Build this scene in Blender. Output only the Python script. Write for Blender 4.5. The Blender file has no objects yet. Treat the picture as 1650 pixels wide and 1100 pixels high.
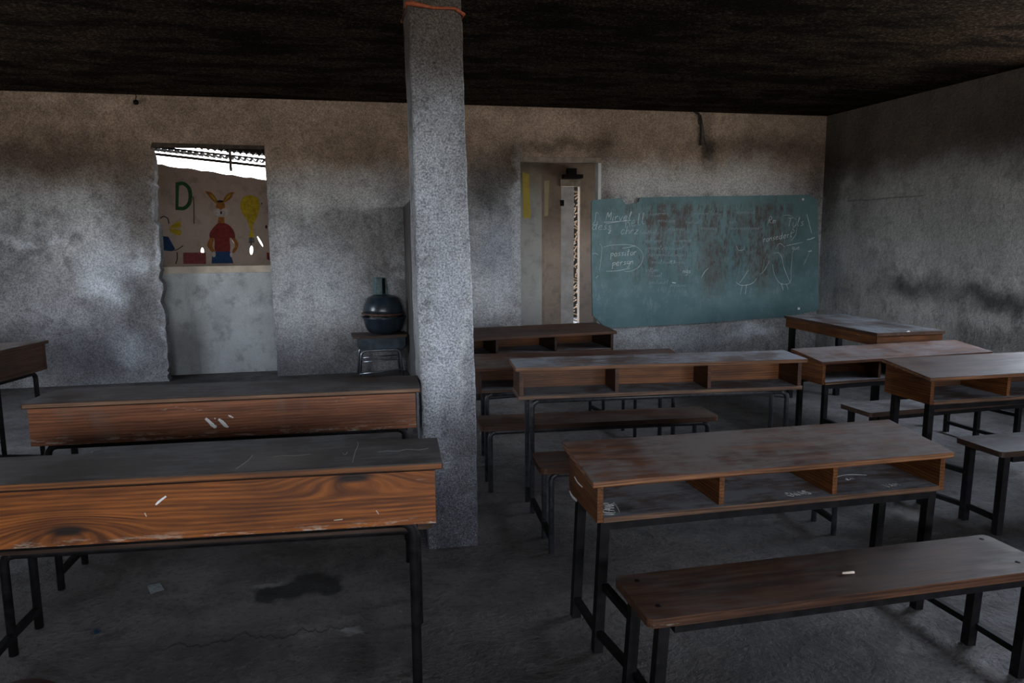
import bpy, bmesh, math, random
from math import sin, cos, pi, radians
from mathutils import Vector, Matrix, noise as mnoise
random.seed(7)
SC=bpy.context.scene
COL=SC.collection
# ---------------------------------------------------------------- camera
F_PX,YAW,PITCH,ROLL,CH=1196.62,-0.21921,0.14256,-0.00721,1.39065
D,CZ,RW=7.689,2.694,5.383
LW,RY=-3.7,-6.0      # left wall x, rear wall y
def axes():
    fw=Vector((-sin(YAW)*cos(PITCH),cos(YAW)*cos(PITCH),-sin(PITCH)))
    rt=Vector((cos(YAW),sin(YAW),0)); up=rt.cross(fw)
    return rt*cos(ROLL)+up*sin(ROLL), -rt*sin(ROLL)+up*cos(ROLL), fw
RT,UP,FW=axes()
cam=bpy.data.cameras.new('camera'); co=bpy.data.objects.new('camera',cam); COL.objects.link(co)
cam.sensor_width=36; cam.lens=F_PX/1650*36; cam.clip_start=.05
m=Matrix((RT,UP,-FW)).transposed().to_4x4(); m.translation=Vector((0,0,CH)); co.matrix_world=m
SC.camera=co
def ray(x,y): return RT*(x-825)/F_PX-UP*(y-550)/F_PX+FW
def at(x,y,Y=None,Z=None,X=None):          # a measured point of the photo turned into a place in the room
    d=ray(x,y); o=Vector((0,0,CH))
    if Y is not None: t=Y/d.y
    elif Z is not None: t=(Z-CH)/d.z
    else: t=X/d.x
    return o+d*t
# ---------------------------------------------------------------- mesh helpers
def link(name,bm,mats,parent=None,smooth=False,bevel=0):
    if bevel:
        bmesh.ops.bevel(bm,geom=[e for e in bm.edges if len(e.link_faces)==2 and e.calc_face_angle(0)>.6],offset=bevel,segments=2,profile=.6,affect='EDGES')
    bmesh.ops.recalc_face_normals(bm,faces=bm.faces)
    me=bpy.data.meshes.new(name); bm.to_mesh(me); bm.free()
    for mt in (mats if isinstance(mats,(list,tuple)) else [mats]): me.materials.append(mt)
    if smooth:
        for p in me.polygons: p.use_smooth=True
    o=bpy.data.objects.new(name,me); COL.objects.link(o)
    if parent: o.parent=parent
    return o
def thing(name,label,cat,loc,rz=0,group=None):
    o=bpy.data.objects.new(name,None); COL.objects.link(o); o.empty_display_size=.1
    o.location=loc; o.rotation_euler=(0,0,rz); o['label']=label; o['category']=cat
    if group: o['group']=group
    return o
def tag(o,label,cat,group=None):
    o['label']=label; o['category']=cat
    if group: o['group']=group
    return o
def struct(o): o['kind']='structure'; return o
def box(bm,x0,x1,y0,y1,z0,z1,mi=0):
    vs=[bm.verts.new((x,y,z)) for z in(z0,z1) for y in(y0,y1) for x in(x0,x1)]
    for f in((0,2,3,1),(4,5,7,6),(0,1,5,4),(2,6,7,3),(0,4,6,2),(1,3,7,5)):
        bm.faces.new([vs[i] for i in f]).material_index=mi
    return vs
def prism(bm,poly,axis,a,b,mi=0):
    # poly in the plane normal to axis: axis 'x' -> (y,z); 'y' -> (x,z); 'z' -> (x,y)
    def P(q,t): return {'x':(t,q[0],q[1]),'y':(q[0],t,q[1]),'z':(q[0],q[1],t)}[axis]
    A=[bm.verts.new(P(q,a)) for q in poly]; B=[bm.verts.new(P(q,b)) for q in poly]
    n=len(poly); fs=[bm.faces.new(A),bm.faces.new(B[::-1])]
    for i in range(n): fs.append(bm.faces.new((A[i],B[i],B[(i+1)%n],A[(i+1)%n])))
    for f in fs: f.material_index=mi
def tube(bm,pts,r,n=10,sq=False,mi=0):
    pts=[Vector(p) for p in pts]; rings=[]
    if sq: n=4
    for i,p in enumerate(pts):
        t=((pts[min(i+1,len(pts)-1)]-p).normalized()+(p-pts[max(i-1,0)]).normalized()).normalized()
        ref=Vector((0,1,0)) if abs(t.y)<.9 else Vector((1,0,0))
        a=t.cross(ref).normalized(); b=t.cross(a)
        k=1.0
        if 0<i<len(pts)-1:
            c=(pts[i+1]-p).normalized().dot((p-pts[i-1]).normalized()); k=1/math.sqrt(max(.3,(1+c)/2)) if sq else 1
        rr=r[i] if isinstance(r,(list,tuple)) else r
        rings.append([bm.verts.new(p+(a*cos(2*pi*(j+.5)/n)+b*sin(2*pi*(j+.5)/n))*rr*(1.414 if sq else 1)) for j in range(n)])
    for i in range(len(rings)-1):
        for j in range(n):
            bm.faces.new((rings[i][j],rings[i][(j+1)%n],rings[i+1][(j+1)%n],rings[i+1][j])).material_index=mi
    bm.faces.new(rings[0][::-1]).material_index=mi; bm.faces.new(rings[-1]).material_index=mi
def arc(c,u,v,r,a0,a1,n=6):
    return [Vector(c)+Vector(u)*r*cos(a0+(a1-a0)*i/n)+Vector(v)*r*sin(a0+(a1-a0)*i/n) for i in range(n+1)]
def lathe(bm,prof,c=(0,0,0),n=32,mi=0):
    rings=[[bm.verts.new((c[0]+r*cos(2*pi*j/n),c[1]+r*sin(2*pi*j/n),c[2]+z)) for j in range(n)] for r,z in prof]
    for i in range(len(rings)-1):
        for j in range(n): bm.faces.new((rings[i][j],rings[i][(j+1)%n],rings[i+1][(j+1)%n],rings[i+1][j])).material_index=mi
    bm.faces.new(rings[0][::-1]).material_index=mi; bm.faces.new(rings[-1]).material_index=mi
def rrect(x0,x1,y0,y1,r,n=4):
    o=[]
    for cx,cy,a in((x1-r,y1-r,0),(x0+r,y1-r,pi/2),(x0+r,y0+r,pi),(x1-r,y0+r,3*pi/2)):
        o+=[(cx+r*cos(a+pi/2*i/n),cy+r*sin(a+pi/2*i/n)) for i in range(n+1)]
    return o
def smooth_path(pts,k=5):
    out=[]; n=len(pts)
    if n<3: return pts
    for i in range(n-1):
        p0=pts[max(i-1,0)];p1=pts[i];p2=pts[i+1];p3=pts[min(i+2,n-1)]
        for j in range(k):
            t=j/k
            out.append(tuple(.5*((2*b)+(-a+c)*t+(2*a-5*b+4*c-d)*t*t+(-a+3*b-3*c+d)*t**3) for a,b,c,d in zip(p0,p1,p2,p3)))
    return out+[pts[-1]]
def ribbon(bm,pts,w,org,u,v,n,th=.0012,taper=True):
    """a thin raised stroke (chalk, paint) on a surface; pts are 2D in the frame org,u,v"""
    u=Vector(u);v=Vector(v);n=Vector(n);org=Vector(org)
    L=len(pts)
    if L<2: return
    rows=[]
    for i,p in enumerate(pts):
        a=pts[max(i-1,0)];b=pts[min(i+1,L-1)]
        dx,dy=b[0]-a[0],b[1]-a[1]; l=math.hypot(dx,dy) or 1; nx,ny=-dy/l,dx/l
        ww=w*(.55+.45*sin(pi*(i+.5)/L))*random.uniform(.75,1.15)/2 if taper else w/2
        q=lambda s,h:org+u*(p[0]+nx*ww*s)+v*(p[1]+ny*ww*s)+n*h
        rows.append([bm.verts.new(q(-1,0)),bm.verts.new(q(-.6,th)),bm.verts.new(q(.6,th)),bm.verts.new(q(1,0))])
    for i in range(L-1):
        for j in range(3): bm.faces.new((rows[i][j],rows[i][j+1],rows[i+1][j+1],rows[i+1][j]))
# ---------------------------------------------------------------- node helpers
class NT:
    def __init__(s,name):
        s.m=bpy.data.materials.new(name); s.m.use_nodes=True; s.t=s.m.node_tree; s.N=s.t.nodes; s.L=s.t.links
        s.N.clear(); s.out=s.N.new('ShaderNodeOutputMaterial'); s.b=s.N.new('ShaderNodeBsdfPrincipled')
        s.L.new(s.b.outputs[0],s.out.inputs[0]); s._tc=None
    def set(s,sock,v):
        if hasattr(v,'is_output'): s.L.new(v,sock)
        elif isinstance(v,(tuple,list)) and len(v)==3 and sock.type=='RGBA': sock.default_value=(*v,1)
        else: sock.default_value=v
    def new(s,t,**k):
        n=s.N.new(t)
        for a,b in k.items(): setattr(n,a,b)
        return n
    def obj(s):
        if not s._tc: s._tc=s.new('ShaderNodeTexCoord')
        return s._tc.outputs['Object']
    def rnd(s,vec,k=7.):
        oi=s.new('ShaderNodeObjectInfo'); n=s.new('ShaderNodeVectorMath',operation='SCALE'); n.inputs[0].default_value=(k,k*.7,k*1.3); s.L.new(oi.outputs['Random'],n.inputs['Scale'])
        return s.vadd(vec,n.outputs[0])
    def vadd(s,a,b):
        n=s.new('ShaderNodeVectorMath',operation='ADD'); s.set(n.inputs[0],a); s.set(n.inputs[1],b); return n.outputs[0]
    def vmul(s,a,b):
        n=s.new('ShaderNodeVectorMath',operation='MULTIPLY'); s.set(n.inputs[0],a); s.set(n.inputs[1],b); return n.outputs[0]
    def noise(s,vec,scale,detail=4,rough=.6,dist=0.,col=False):
        n=s.new('ShaderNodeTexNoise'); s.set(n.inputs['Vector'],vec); n.inputs['Scale'].default_value=scale
        n.inputs['Detail'].default_value=detail; n.inputs['Roughness'].default_value=rough; n.inputs['Distortion'].default_value=dist
        return n.outputs['Color' if col else 0]
    def math(s,op,a,b=0.,c=None,clamp=False):
        n=s.new('ShaderNodeMath',operation=op,use_clamp=clamp); s.set(n.inputs[0],a); s.set(n.inputs[1],b)
        if c is not None: s.set(n.inputs[2],c)
        return n.outputs[0]
    def ramp(s,v,lo,hi,a=0.,b=1.):
        n=s.new('ShaderNodeMapRange',interpolation_type='SMOOTHSTEP'); s.set(n.inputs[0],v)
        for i,x in enumerate((lo,hi,a,b)): s.set(n.inputs[i+1],x)
        return n.outputs[0]
    def mix(s,f,a,b,mode='MIX'):
        n=s.new('ShaderNodeMix',data_type='RGBA',blend_type=mode); s.set(n.inputs[0],f); s.set(n.inputs[6],a); s.set(n.inputs[7],b); return n.outputs[2]
    def xyz(s,v):
        n=s.new('ShaderNodeSeparateXYZ'); s.L.new(v,n.inputs[0]); return n.outputs
    def blob(s,vec,c,r,soft=.9):
        """1 inside an ellipsoid patch centred c with radii r, fading out"""
        d=s.new('ShaderNodeVectorMath',operation='SUBTRACT'); s.set(d.inputs[0],vec); d.inputs[1].default_value=c
        e=s.vmul(d.outputs[0],tuple(1/x for x in r)); l=s.new('ShaderNodeVectorMath',operation='LENGTH'); s.L.new(e,l.inputs[0])
        return s.ramp(l.outputs['Value'],1+soft*.5,1-soft*.8)
    def bump(s,h,strength=.5,dist=.01,prev=None):
        n=s.new('ShaderNodeBump'); n.inputs['Strength'].default_value=strength; n.inputs['Distance'].default_value=dist
        s.L.new(h,n.inputs['Height'])
        if prev is not None: s.L.new(prev,n.inputs['Normal'])
        return n.outputs[0]
    def fin(s,col,rough=.8,normal=None,metal=0.,spec=.5):
        s.set(s.b.inputs['Base Color'],col); s.set(s.b.inputs['Roughness'],rough); s.set(s.b.inputs['Metallic'],metal)
        s.b.inputs['Specular IOR Level'].default_value=spec
        if normal is not None: s.L.new(normal,s.b.inputs['Normal'])
        return s.m
def simple(name,col,rough=.6,metal=0.,var=.25,scale=30,spec=.5):
    t=NT(name); v=t.obj(); n=t.noise(v,scale,4)
    c=t.mix(t.ramp(n,.3,.7),tuple(x*(1-var) for x in col),tuple(min(1,x*(1+var)) for x in col))
    return t.fin(c,rough,t.bump(n,.2,.002),metal,spec)
# ---------------------------------------------------------------- wood
def wood(name,dark,light,axis='x',dust=.55,dust_sheen_col=(.20,.20,.22),knots=(),grain=1.,scuff=.35,contrast=1.,low=None):
    t=NT(name); v=t.obj(); vr=t.rnd(v) if not knots else v
    dn=t.noise(t.vmul(vr,{'x':(.9,5,5),'y':(5,.9,5)}[axis]),1.,3,.5,0,True)
    vv=t.vadd(vr,t.vmul(dn,(.05,.05,.05)))
    kd=None
    for (cx,cz,rx,rz) in knots:
        b=t.blob(v,(cx,0,cz),(rx*2.6,9,rz*2.6),1.6); kd=b if kd is None else t.math('MAXIMUM',kd,b)
    if kd is not None:
        o=t.vmul(vv,(1,1,1)); n=t.new('ShaderNodeVectorMath',operation='SCALE'); n.inputs[0].default_value=(0,.0,-.06); t.L.new(kd,n.inputs['Scale']); vv=t.vadd(o,n.outputs[0])
    g=t.noise(t.vmul(vv,{'x':(2.2,38,38),'y':(38,2.2,38)}[axis]),grain,6,.65,.4)
    w=t.new('ShaderNodeTexWave',wave_type='BANDS',bands_direction='Z'); t.L.new(t.vmul(vv,(.25,.6,1.) if axis=='x' else (.6,.25,1.)),w.inputs['Vector'])
    w.inputs['Scale'].default_value=26; w.inputs['Distortion'].default_value=1.8; w.inputs['Detail'].default_value=2; w.inputs['Detail Scale'].default_value=.7
    fib=t.noise(t.vmul(vv,{'x':(6,220,220),'y':(220,6,220)}[axis]),1,3,.6)
    gg=t.math('ADD',t.math('MULTIPLY',g,.55),t.math('ADD',t.math('MULTIPLY',w.outputs[0],.10),t.math('MULTIPLY',fib,.35)))
    c=t.mix(t.ramp(gg,.35/contrast**.3,.72),dark,light)
    big=t.noise(vr,2.3,3,.6)
    c=t.mix(t.ramp(big,.38,.7,0,.55),c,tuple(x*.45 for x in dark))
    if knots:
        for (cx,cz,rx,rz) in knots: c=t.mix(t.blob(t.vadd(v,t.vmul(dn,(.03,0,.02))),(cx+.015,0,cz+.01),(rx,9,rz),.7),c,(.012,.006,.004))
    # scuffs: paint worn through along small horizontal patches
    sc=t.noise(t.vmul(vr,{'x':(6,40,40),'y':(40,6,40)}[axis]),1.2,5,.7)
    c=t.mix(t.ramp(sc,.66,.74,0,scuff),c,(.34,.29,.25))
    if low:
        zz=t.xyz(v)[2]; ls=t.noise(t.vmul(vr,(9,9,55)),1.3,5,.75)
        c=t.mix(t.math('MULTIPLY',t.ramp(zz,low+.045,low),t.ramp(ls,.52,.62)),c,(.42,.36,.30))
        c=t.mix(t.math('MULTIPLY',t.ramp(big,.45,.6,0,.0 if knots else .35),t.ramp(t.noise(t.vmul(vr,(7,7,1.5)),1,3),.45,.6)),c,(.22,.19,.16))
    # dust lying on faces that look up; on W_grey also painted sky sheen
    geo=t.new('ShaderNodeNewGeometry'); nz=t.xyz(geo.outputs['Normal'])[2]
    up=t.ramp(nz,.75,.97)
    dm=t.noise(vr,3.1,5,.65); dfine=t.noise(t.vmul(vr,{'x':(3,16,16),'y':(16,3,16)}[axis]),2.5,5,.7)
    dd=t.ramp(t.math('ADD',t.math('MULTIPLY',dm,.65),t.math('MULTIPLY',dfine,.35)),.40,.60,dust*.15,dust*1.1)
    c=t.mix(t.math('MULTIPLY',up,dd,clamp=True),c,dust_sheen_col)
    spk=t.noise(vr,150,2,.5); c=t.mix(t.math('MULTIPLY',up,t.ramp(spk,.76,.82,0,.5)),c,(.5,.5,.48))
    bp=t.bump(gg,.35,.0025); bp=t.bump(sc,.15,.002,bp)
    r=t.ramp(t.math('MULTIPLY',up,dd),0,.6,.5,.8)
    return t.fin(c,r,bp,spec=.25)
ORD,ORL=(.055,.018,.006),(.21,.075,.018)
W_or=wood('orange_pine',ORD,ORL,'x',.8)
W_or_y=wood('orange_pine_end',ORD,ORL,'y',.6)
W_br=wood('brown_board',(.03,.013,.008),(.12,.052,.026),'x',.35,(.11,.095,.09))
W_br_y=wood('brown_board_end',(.03,.013,.008),(.13,.05,.022),'y',.7)
W_grey=wood('dusty_sky_tint_board',(.05,.026,.016),(.21,.115,.07),'x',1.1,(.27,.285,.32))  # dust colour brightened and blued to paint in reflected sky
W_dk=wood('dark_stained_board',(.022,.012,.008),(.07,.036,.021),'x',.85,(.14,.135,.14))
W_dk_y=wood('dark_stained_end',(.018,.009,.006),(.06,.028,.015),'y',.5)
W_red=wood('red_brown_board',(.05,.016,.008),(.20,.075,.03),'x',.8,(.17,.15,.145))
W_red_y=wood('red_brown_end',(.035,.011,.006),(.13,.04,.016),'y',.6)
METAL=simple('black_painted_steel',(.006,.0055,.006),.6,.0,.5,25,.12)
TUBE=simple('grey_painted_tube',(.022,.022,.026),.42,.0,.5,40,.4)
CHROME=simple('dull_chrome',(.35,.38,.42),.28,.9,.2,40)
CHALK=simple('chalk_white',(.62,.63,.64),.95,0,.2,200)
CH_DIM=simple('dim_chalk',(.28,.28,.28),.95,0,.2,200)
PAINTW=simple('white_paint_drip',(.75,.75,.75),.6,0,.1,60)
# ---------------------------------------------------------------- desk + bench units
UN={
'R1':dict(x=1.427,y=2.341,r=0.002,L=1.366,ZF=0.607,bx=0.144,Dt=0.337,zb=0.040,Lbn=1.342,zbn=0.367,yb0=-0.335,wb=0.267),
'R2':dict(x=1.551,y=3.519,r=-0.083,L=1.514,ZF=0.752,bx=0.162,Dt=0.247,zb=0.008,Lbn=1.444,zbn=0.399,yb0=-0.367,wb=0.246),
'R3':dict(x=3.544,y=3.256,r=-0.005,L=1.461,ZF=0.673,bx=0.142,Dt=0.354,zb=0.041,Lbn=1.374,zbn=0.405,yb0=-0.312,wb=0.266),
'R4':dict(x=3.478,y=4.147,r=0.053,L=1.325,ZF=0.608,bx=0.149,Dt=0.306,zb=0.038,Lbn=1.374,zbn=0.394,yb0=-0.354,wb=0.249),
'D3':dict(x=1.214,y=5.204,r=0.093,L=1.38,ZF=0.690,bx=0.143,Dt=0.381,zb=0.025,Lbn=1.403,zbn=0.395,yb0=-0.352,wb=0.257),
'D4':dict(x=1.388,y=4.360,r=-0.075,L=1.317,ZF=0.613,bx=0.151,Dt=0.332,zb=0.035,Lbn=1.344,zbn=0.376,yb0=-0.350,wb=0.259),
'L1':dict(x=-0.496,y=2.157,r=3.066,L=1.496,ZF=0.763,bx=0.146,Dt=0.328,zb=0.021,Lbn=1.468,zbn=0.395,yb0=-0.395,wb=0.255),
'L2':dict(x=-0.462,y=3.210,r=3.091,L=1.511,ZF=0.766,bx=0.162,Dt=0.299,zb=0.002,Lbn=1.479,zbn=0.403,yb0=-0.352,wb=0.257),
'L3':dict(x=-2.109,y=4.318,r=4.470,L=1.432,ZF=0.762,bx=0.158,Dt=0.337,zb=0.018,Lbn=1.403,zbn=0.395,yb0=-0.352,wb=0.257)}
GROUP='three-place school desks with attached benches'
def unit(k,label,mt,my,msh=None,style='square',outer=True,legr=.014,benchmat=None,leglen=None,mback=None,lean=0.,seatr=.02,extra=None,medge=None,cover=False):
    u=UN[k]; L,ZF,bx,Dt,zb=u['L'],u['ZF'],u['bx'],u['Dt'],u['zb']
    root=thing('school_desk',label,'school desk',(u['x'],u['y'],0),u['r'],GROUP)
    msh=msh or mt; benchmat=benchmat or mt; mback=mback or mt
    th=.021; oh=.022; fo=.0; y0,y1=-Dt/2,Dt/2; sl=zb/Dt
    top=lambda y:ZF+(y-y0)*sl
    # desktop
    bm=bmesh.new(); prism(bm,[(y0,top(y0)-th),(y1,top(y1)-th),(y1,top(y1)),(y0,top(y0))],'x',-L/2,L/2); bm.normal_update()
    if medge:
        for f in bm.faces:
            if abs(f.normal.z)<.6: f.material_index=1
    link('desktop',bm,[mt,medge or mt],root,bevel=.004)
    zs=ZF-bx; zt=zs+.018; yi0,yi1=y0+.012,y1-.012
    # shelf and closed back
    bm=bmesh.new(); e=L/2-oh-(.02 if outer else -.006); box(bm,-e,e,yi0,yi1,zs,zt); link('shelf',bm,msh,root,bevel=.003)
    bm=bmesh.new(); eb=L/2-oh; yb=yi1-.001
    if cover: box(bm,-eb,eb,yi1+.0003,yi1+.011,zs-.004,top(yi1)-th-.001)
    else: box(bm,-eb+(.021 if outer else .001),eb-(.021 if outer else .001),yb-.018,yb,zt+.0005 if not outer else zs+.0185,top(yb-.018)-th-.001)
    link('back_panel',bm,mback,root,bevel=.002)
    # end panels and dividers, cut to the slope of the top
    zb0=zs if outer else zt+.0005
    for s in(-1,1):
        bm=bmesh.new(); xa=s*eb; xb=s*(eb-.02)
        prism(bm,[(yi0+.004,zb0),(yi1,zb0),(yi1,top(yi1)-th-.001),(yi0+.004,top(yi0+.004)-th-.001)],'x',xa,xb); link('end_panel',bm,my,root,bevel=.002)
    for q in(-1/6,1/6):
        bm=bmesh.new(); xx=q*2*(eb-.01)
        prism(bm,[(yi0+.012,zt+.001),(yi1-.021,zt+.001),(yi1-.021,top(yi1-.021)-th-.001),(yi0+.012,top(yi0+.012)-th-.001)],'x',xx-.009,xx+.009); link('divider',bm,my,root,bevel=.002)
    # steel frame of the desk
    MM=TUBE if k in('R2','D3','D4') else METAL
    lx=u.get('lx',L/2-(.075 if style=='tube' else .055)); lyf,lyb=u.get('lyf',-.125),u.get('lyb',.115); zl=zs-.0005
    def leg(nm,x,y,zt_,par=root):
        bm=bmesh.new(); tube(bm,[(x+lean,y,0),(x,y,zt_)],legr,sq=(style!='tube')); return link(nm,bm,MM,par,smooth=(style=='tube'))
    R=.035
    for y in(lyf,lyb):
        if style=='tube':
            for s in(-1,1):
                bm=bmesh.new(); pts=[(s*lx+lean,y,0),(s*lx,y,zl-legr-R)]+arc((s*(lx-R),y,zl-legr-R),(s,0,0),(0,0,1),R,0,pi/2,6)[1:]; tube(bm,pts,legr); link('desk_leg',bm,MM,root,smooth=True)
            bm=bmesh.new(); tube(bm,[(-lx+R,y,zl-legr),(lx-R,y,zl-legr)],legr*.98); link('frame_bar',bm,MM,root,smooth=True)
        else:
            for s in(-1,1): leg('desk_leg',s*lx,y,zl)
            bm=bmesh.new(); tube(bm,[(-lx+legr,y,zl-legr),(lx-legr,y,zl-legr)],legr*.95,sq=True); link('frame_bar',bm,MM,root)
    # bench
    zn=u['zbn']; Lb=u['Lbn']; b0=u['yb0']; b1=b0-u['wb']; bx_=u.get('bdx',0)
    bm=bmesh.new(); prism(bm,rrect(bx_-Lb/2,bx_+Lb/2,b1,b0,seatr),'z',zn-.026,zn); link('bench_seat',bm,benchmat,root,bevel=.005)
    blx=Lb/2-.055; zz=zn-.027
    for y in(b0-.04,b1+.035):
        for s in(-1,1):
            if style=='tube':
                bm=bmesh.new(); x=bx_+s*blx; pts=[(x,y,0),(x,y,zz-legr-.03)]+arc((x-s*.03,y,zz-legr-.03),(s,0,0),(0,0,1),.03,0,pi/2,5)[1:]; tube(bm,pts,legr); link('bench_leg',bm,MM,root,smooth=True)
            else: leg('bench_leg',bx_+s*blx,y,zz)
        bm=bmesh.new(); tube(bm,[(bx_-blx+.03,y,zz-legr),(bx_+blx-.03,y,zz-legr)],legr*.95,sq=(style!='tube')); link('bench_bar',bm,MM,root)
    # rails along the floor tying desk and bench together
    for s in(-1,1):
        bm=bmesh.new(); xa=s*lx; xb=bx_+s*blx; zr=u.get('zr',.07)
        yb2=b1+.035
        tube(bm,[(xa-s*legr*0+lean*.9,lyb-.005,zr),(xa+lean*.9,lyf,zr),(xb,b0-.04,zr),(xb,yb2,zr)] if u.get('full',1) else [(xa,lyf,zr),(xb,b0-.09,zr)],.011,sq=True); link('floor_rail',bm,METAL,root)
        if style=='square':
            bm=bmesh.new(); tube(bm,[(xa,lyf-legr,.235),(xb,b0-.04+legr,.235)],.011,sq=True); link('stretcher',bm,METAL,root)
    if extra: extra(root,u,eb,y0,y1,zs,zt,top,th)
    return root
# single-stroke lettering --------------------------------------------------
G={'a':[[(.5,.5),(.2,.55),(.0,.25),(.2,0),(.45,.2),(.5,.5),(.5,.1),(.62,0)]],'b':[[(.05,1),(.0,.0),(.3,0),(.45,.25),(.25,.5),(.03,.4)]],'c':[[(.45,.45),(.2,.55),(0,.25),(.2,0),(.5,.1)]],
'd':[[(.45,.45),(.15,.5),(0,.2),(.2,0),(.42,.2),(.5,1.),(.48,.1),(.6,0)]],'e':[[(0,.25),(.4,.35),(.3,.55),(.05,.4),(.05,.1),(.25,0),(.5,.1)]],'g':[[(.45,.5),(.1,.5),(.05,.15),(.4,.2),(.45,.5),(.4,-.4),(.05,-.35)]],
'h':[[(.0,1),(.0,0)],[(0,.3),(.25,.5),(.4,.3),(.42,0)]],'i':[[(.1,.5),(.08,0),(.2,.05)],[(.12,.75),(.15,.78)]],'l':[[(.0,.2),(.2,.9),(.1,1.),(.05,.1),(.25,0)]],'m':[[(0,.5),(.02,0)],[(.02,.35),(.2,.5),(.25,0)],[(.25,.35),(.45,.5),(.5,0)]],
'n':[[(0,.5),(.02,0)],[(.02,.3),(.25,.5),(.38,.3),(.4,0)]],'o':[[(.25,.5),(.0,.3),(.1,0),(.35,.05),(.42,.35),(.22,.52)]],'p':[[(.0,.5),(.05,-.5)],[(.02,.35),(.3,.52),(.42,.25),(.1,.05)]],'q':[[(.4,.45),(.1,.5),(.02,.15),(.38,.15)],[(.4,.5),(.38,-.5)]],
'r':[[(.0,.5),(.05,0)],[(.04,.3),(.2,.5),(.35,.48)]],'s':[[(.38,.5),(.08,.45),(.2,.28),(.35,.12),(.0,.0)]],'t':[[(.2,1.),(.15,.05),(.35,0)],[(0,.6),(.4,.65)]],'u':[[(0,.5),(.02,.08),(.2,0),(.4,.15),(.42,.5),(.42,0)]],
'v':[[(0,.5),(.18,0),(.4,.55)]],'M':[[(0,0),(.08,1),(.3,.4),(.55,1),(.62,0)]],'R':[[(0,0),(.05,1),(.35,.95),(.38,.6),(.06,.5),(.5,0)]],'T':[[(0,1),(.6,1.)],[(.3,1),(.25,0)]],'L':[[(.35,.9),(.1,1.05),(.15,.3),(0,0),(.5,.05)]],
'E':[[(.4,1),(0,1),(0,0),(.4,0)],[(0,.5),(.35,.5)]],'A':[[(0,0),(.25,1),(.5,0)],[(.1,.4),(.4,.4)]],'V':[[(0,1),(.25,0),(.5,1)]],'W':[[(0,1),(.15,0),(.3,.7),(.45,0),(.6,1)]],'G':[[(.5,.9),(.2,1),(0,.5),(.2,0),(.5,.2),(.5,.5),(.3,.5)]],'S':[[(.5,.9),(.15,1),(.05,.65),(.45,.4),(.35,.05),(0,.1)]],
'K':[[(0,0),(0,1)],[(.5,1),(.02,.5),(.5,0)]],'5':[[(.45,1),(.1,1),(.05,.55),(.4,.45),(.35,.05),(0,.05)]],'2':[[(0,.8),(.25,1),(.4,.7),(0,0),(.5,.05)]],'z':[[(0,.5),(.4,.5),(0,0),(.45,.05)]],' ':[]}
def write(bm,s,x,y,h,w,org,u,v,n,skew=.15,ang=0.,th=.0012,jit=.02,sp=1.):
    ca,sa=cos(ang),sin(ang); cx=0
    for ch in s:
        st=G.get(ch,[])
        for q in st:
            pts=[]
            for a,b in smooth_path(q,4):
                X=(cx+a+b*skew)*h; Y=b*h
                pts.append((x+X*ca-Y*sa,y+X*sa+Y*ca))
            ribbon(bm,pts,w,org,u,v,n,th)
        cx+=(max([a for q in st for a,_ in q]) if st else .4)*sp+.18
# ---------------------------------------------------------------- the desks
XA,YA,ZA=(1,0,0),(0,1,0),(0,0,1)
def piece(name,mat,root,fn,label=None):
    bm=bmesh.new(); fn(bm); o=link(name,bm,mat,root)
    if label: o['label']=label
def marks_R1(root,u,eb,y0,y1,zs,zt,top,th):
    for px,py in((1027,936),(1061,976),(1582,868),(1640,905)):
        q=root_inv(u)@at(px,py,Z=u['zbn']); piece('bolt',METAL,root,lambda bm:lathe(bm,[(.0075,0),(.0075,.0015),(.004,.0025)],(q.x,q.y,u['zbn']-.0002),12))
    def E_(px,py): q=root_inv(u)@at(px,py,X=u['x']-eb); return (q.y,q.z)
    for (s,x,y,h,w,sk,an) in (('VEMAR',-.60,-.145,.034,.0035,.1,radians(70)),('GWAS',.06,-.125,.034,.0035,-.2,radians(5)),('em',.36,-.02,.03,.003,.1,0),('VAM',.45,-.125,.03,.003,.1,radians(4))):
        piece('chalk_word',CHALK,root,lambda bm:write(bm,s,x,y,h,w,(0,0,zt),XA,YA,ZA,sk,an,.0006),'white chalk word on the shelf')
    piece('chalk_line',CHALK,root,lambda bm:ribbon(bm,smooth_path([(-.575,-.13),(-.565,-.08),(-.56,-.03)]),.004,(0,0,zt),XA,YA,ZA,.0006))
    piece('chalk_line',CHALK,root,lambda bm:ribbon(bm,smooth_path([(.33,.015),(.4,.035),(.47,.012)]),.003,(0,0,zt),XA,YA,ZA,.0006))
    piece('paint_splash',PAINTW,root,lambda bm:ribbon(bm,smooth_path([E_(926,768),E_(931,777),E_(939,785)]),.006,(-eb-.0002,0,0),(0,1,0),ZA,(-1,0,0),.001),'white paint streak on the end panel')
    piece('paint_splash',PAINTW,root,lambda bm:ribbon(bm,smooth_path([E_(918,791),E_(922,799),E_(930,807)]),.013,(-eb-.0002,0,0),(0,1,0),ZA,(-1,0,0),.001),'white paint streak on the end panel')
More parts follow.
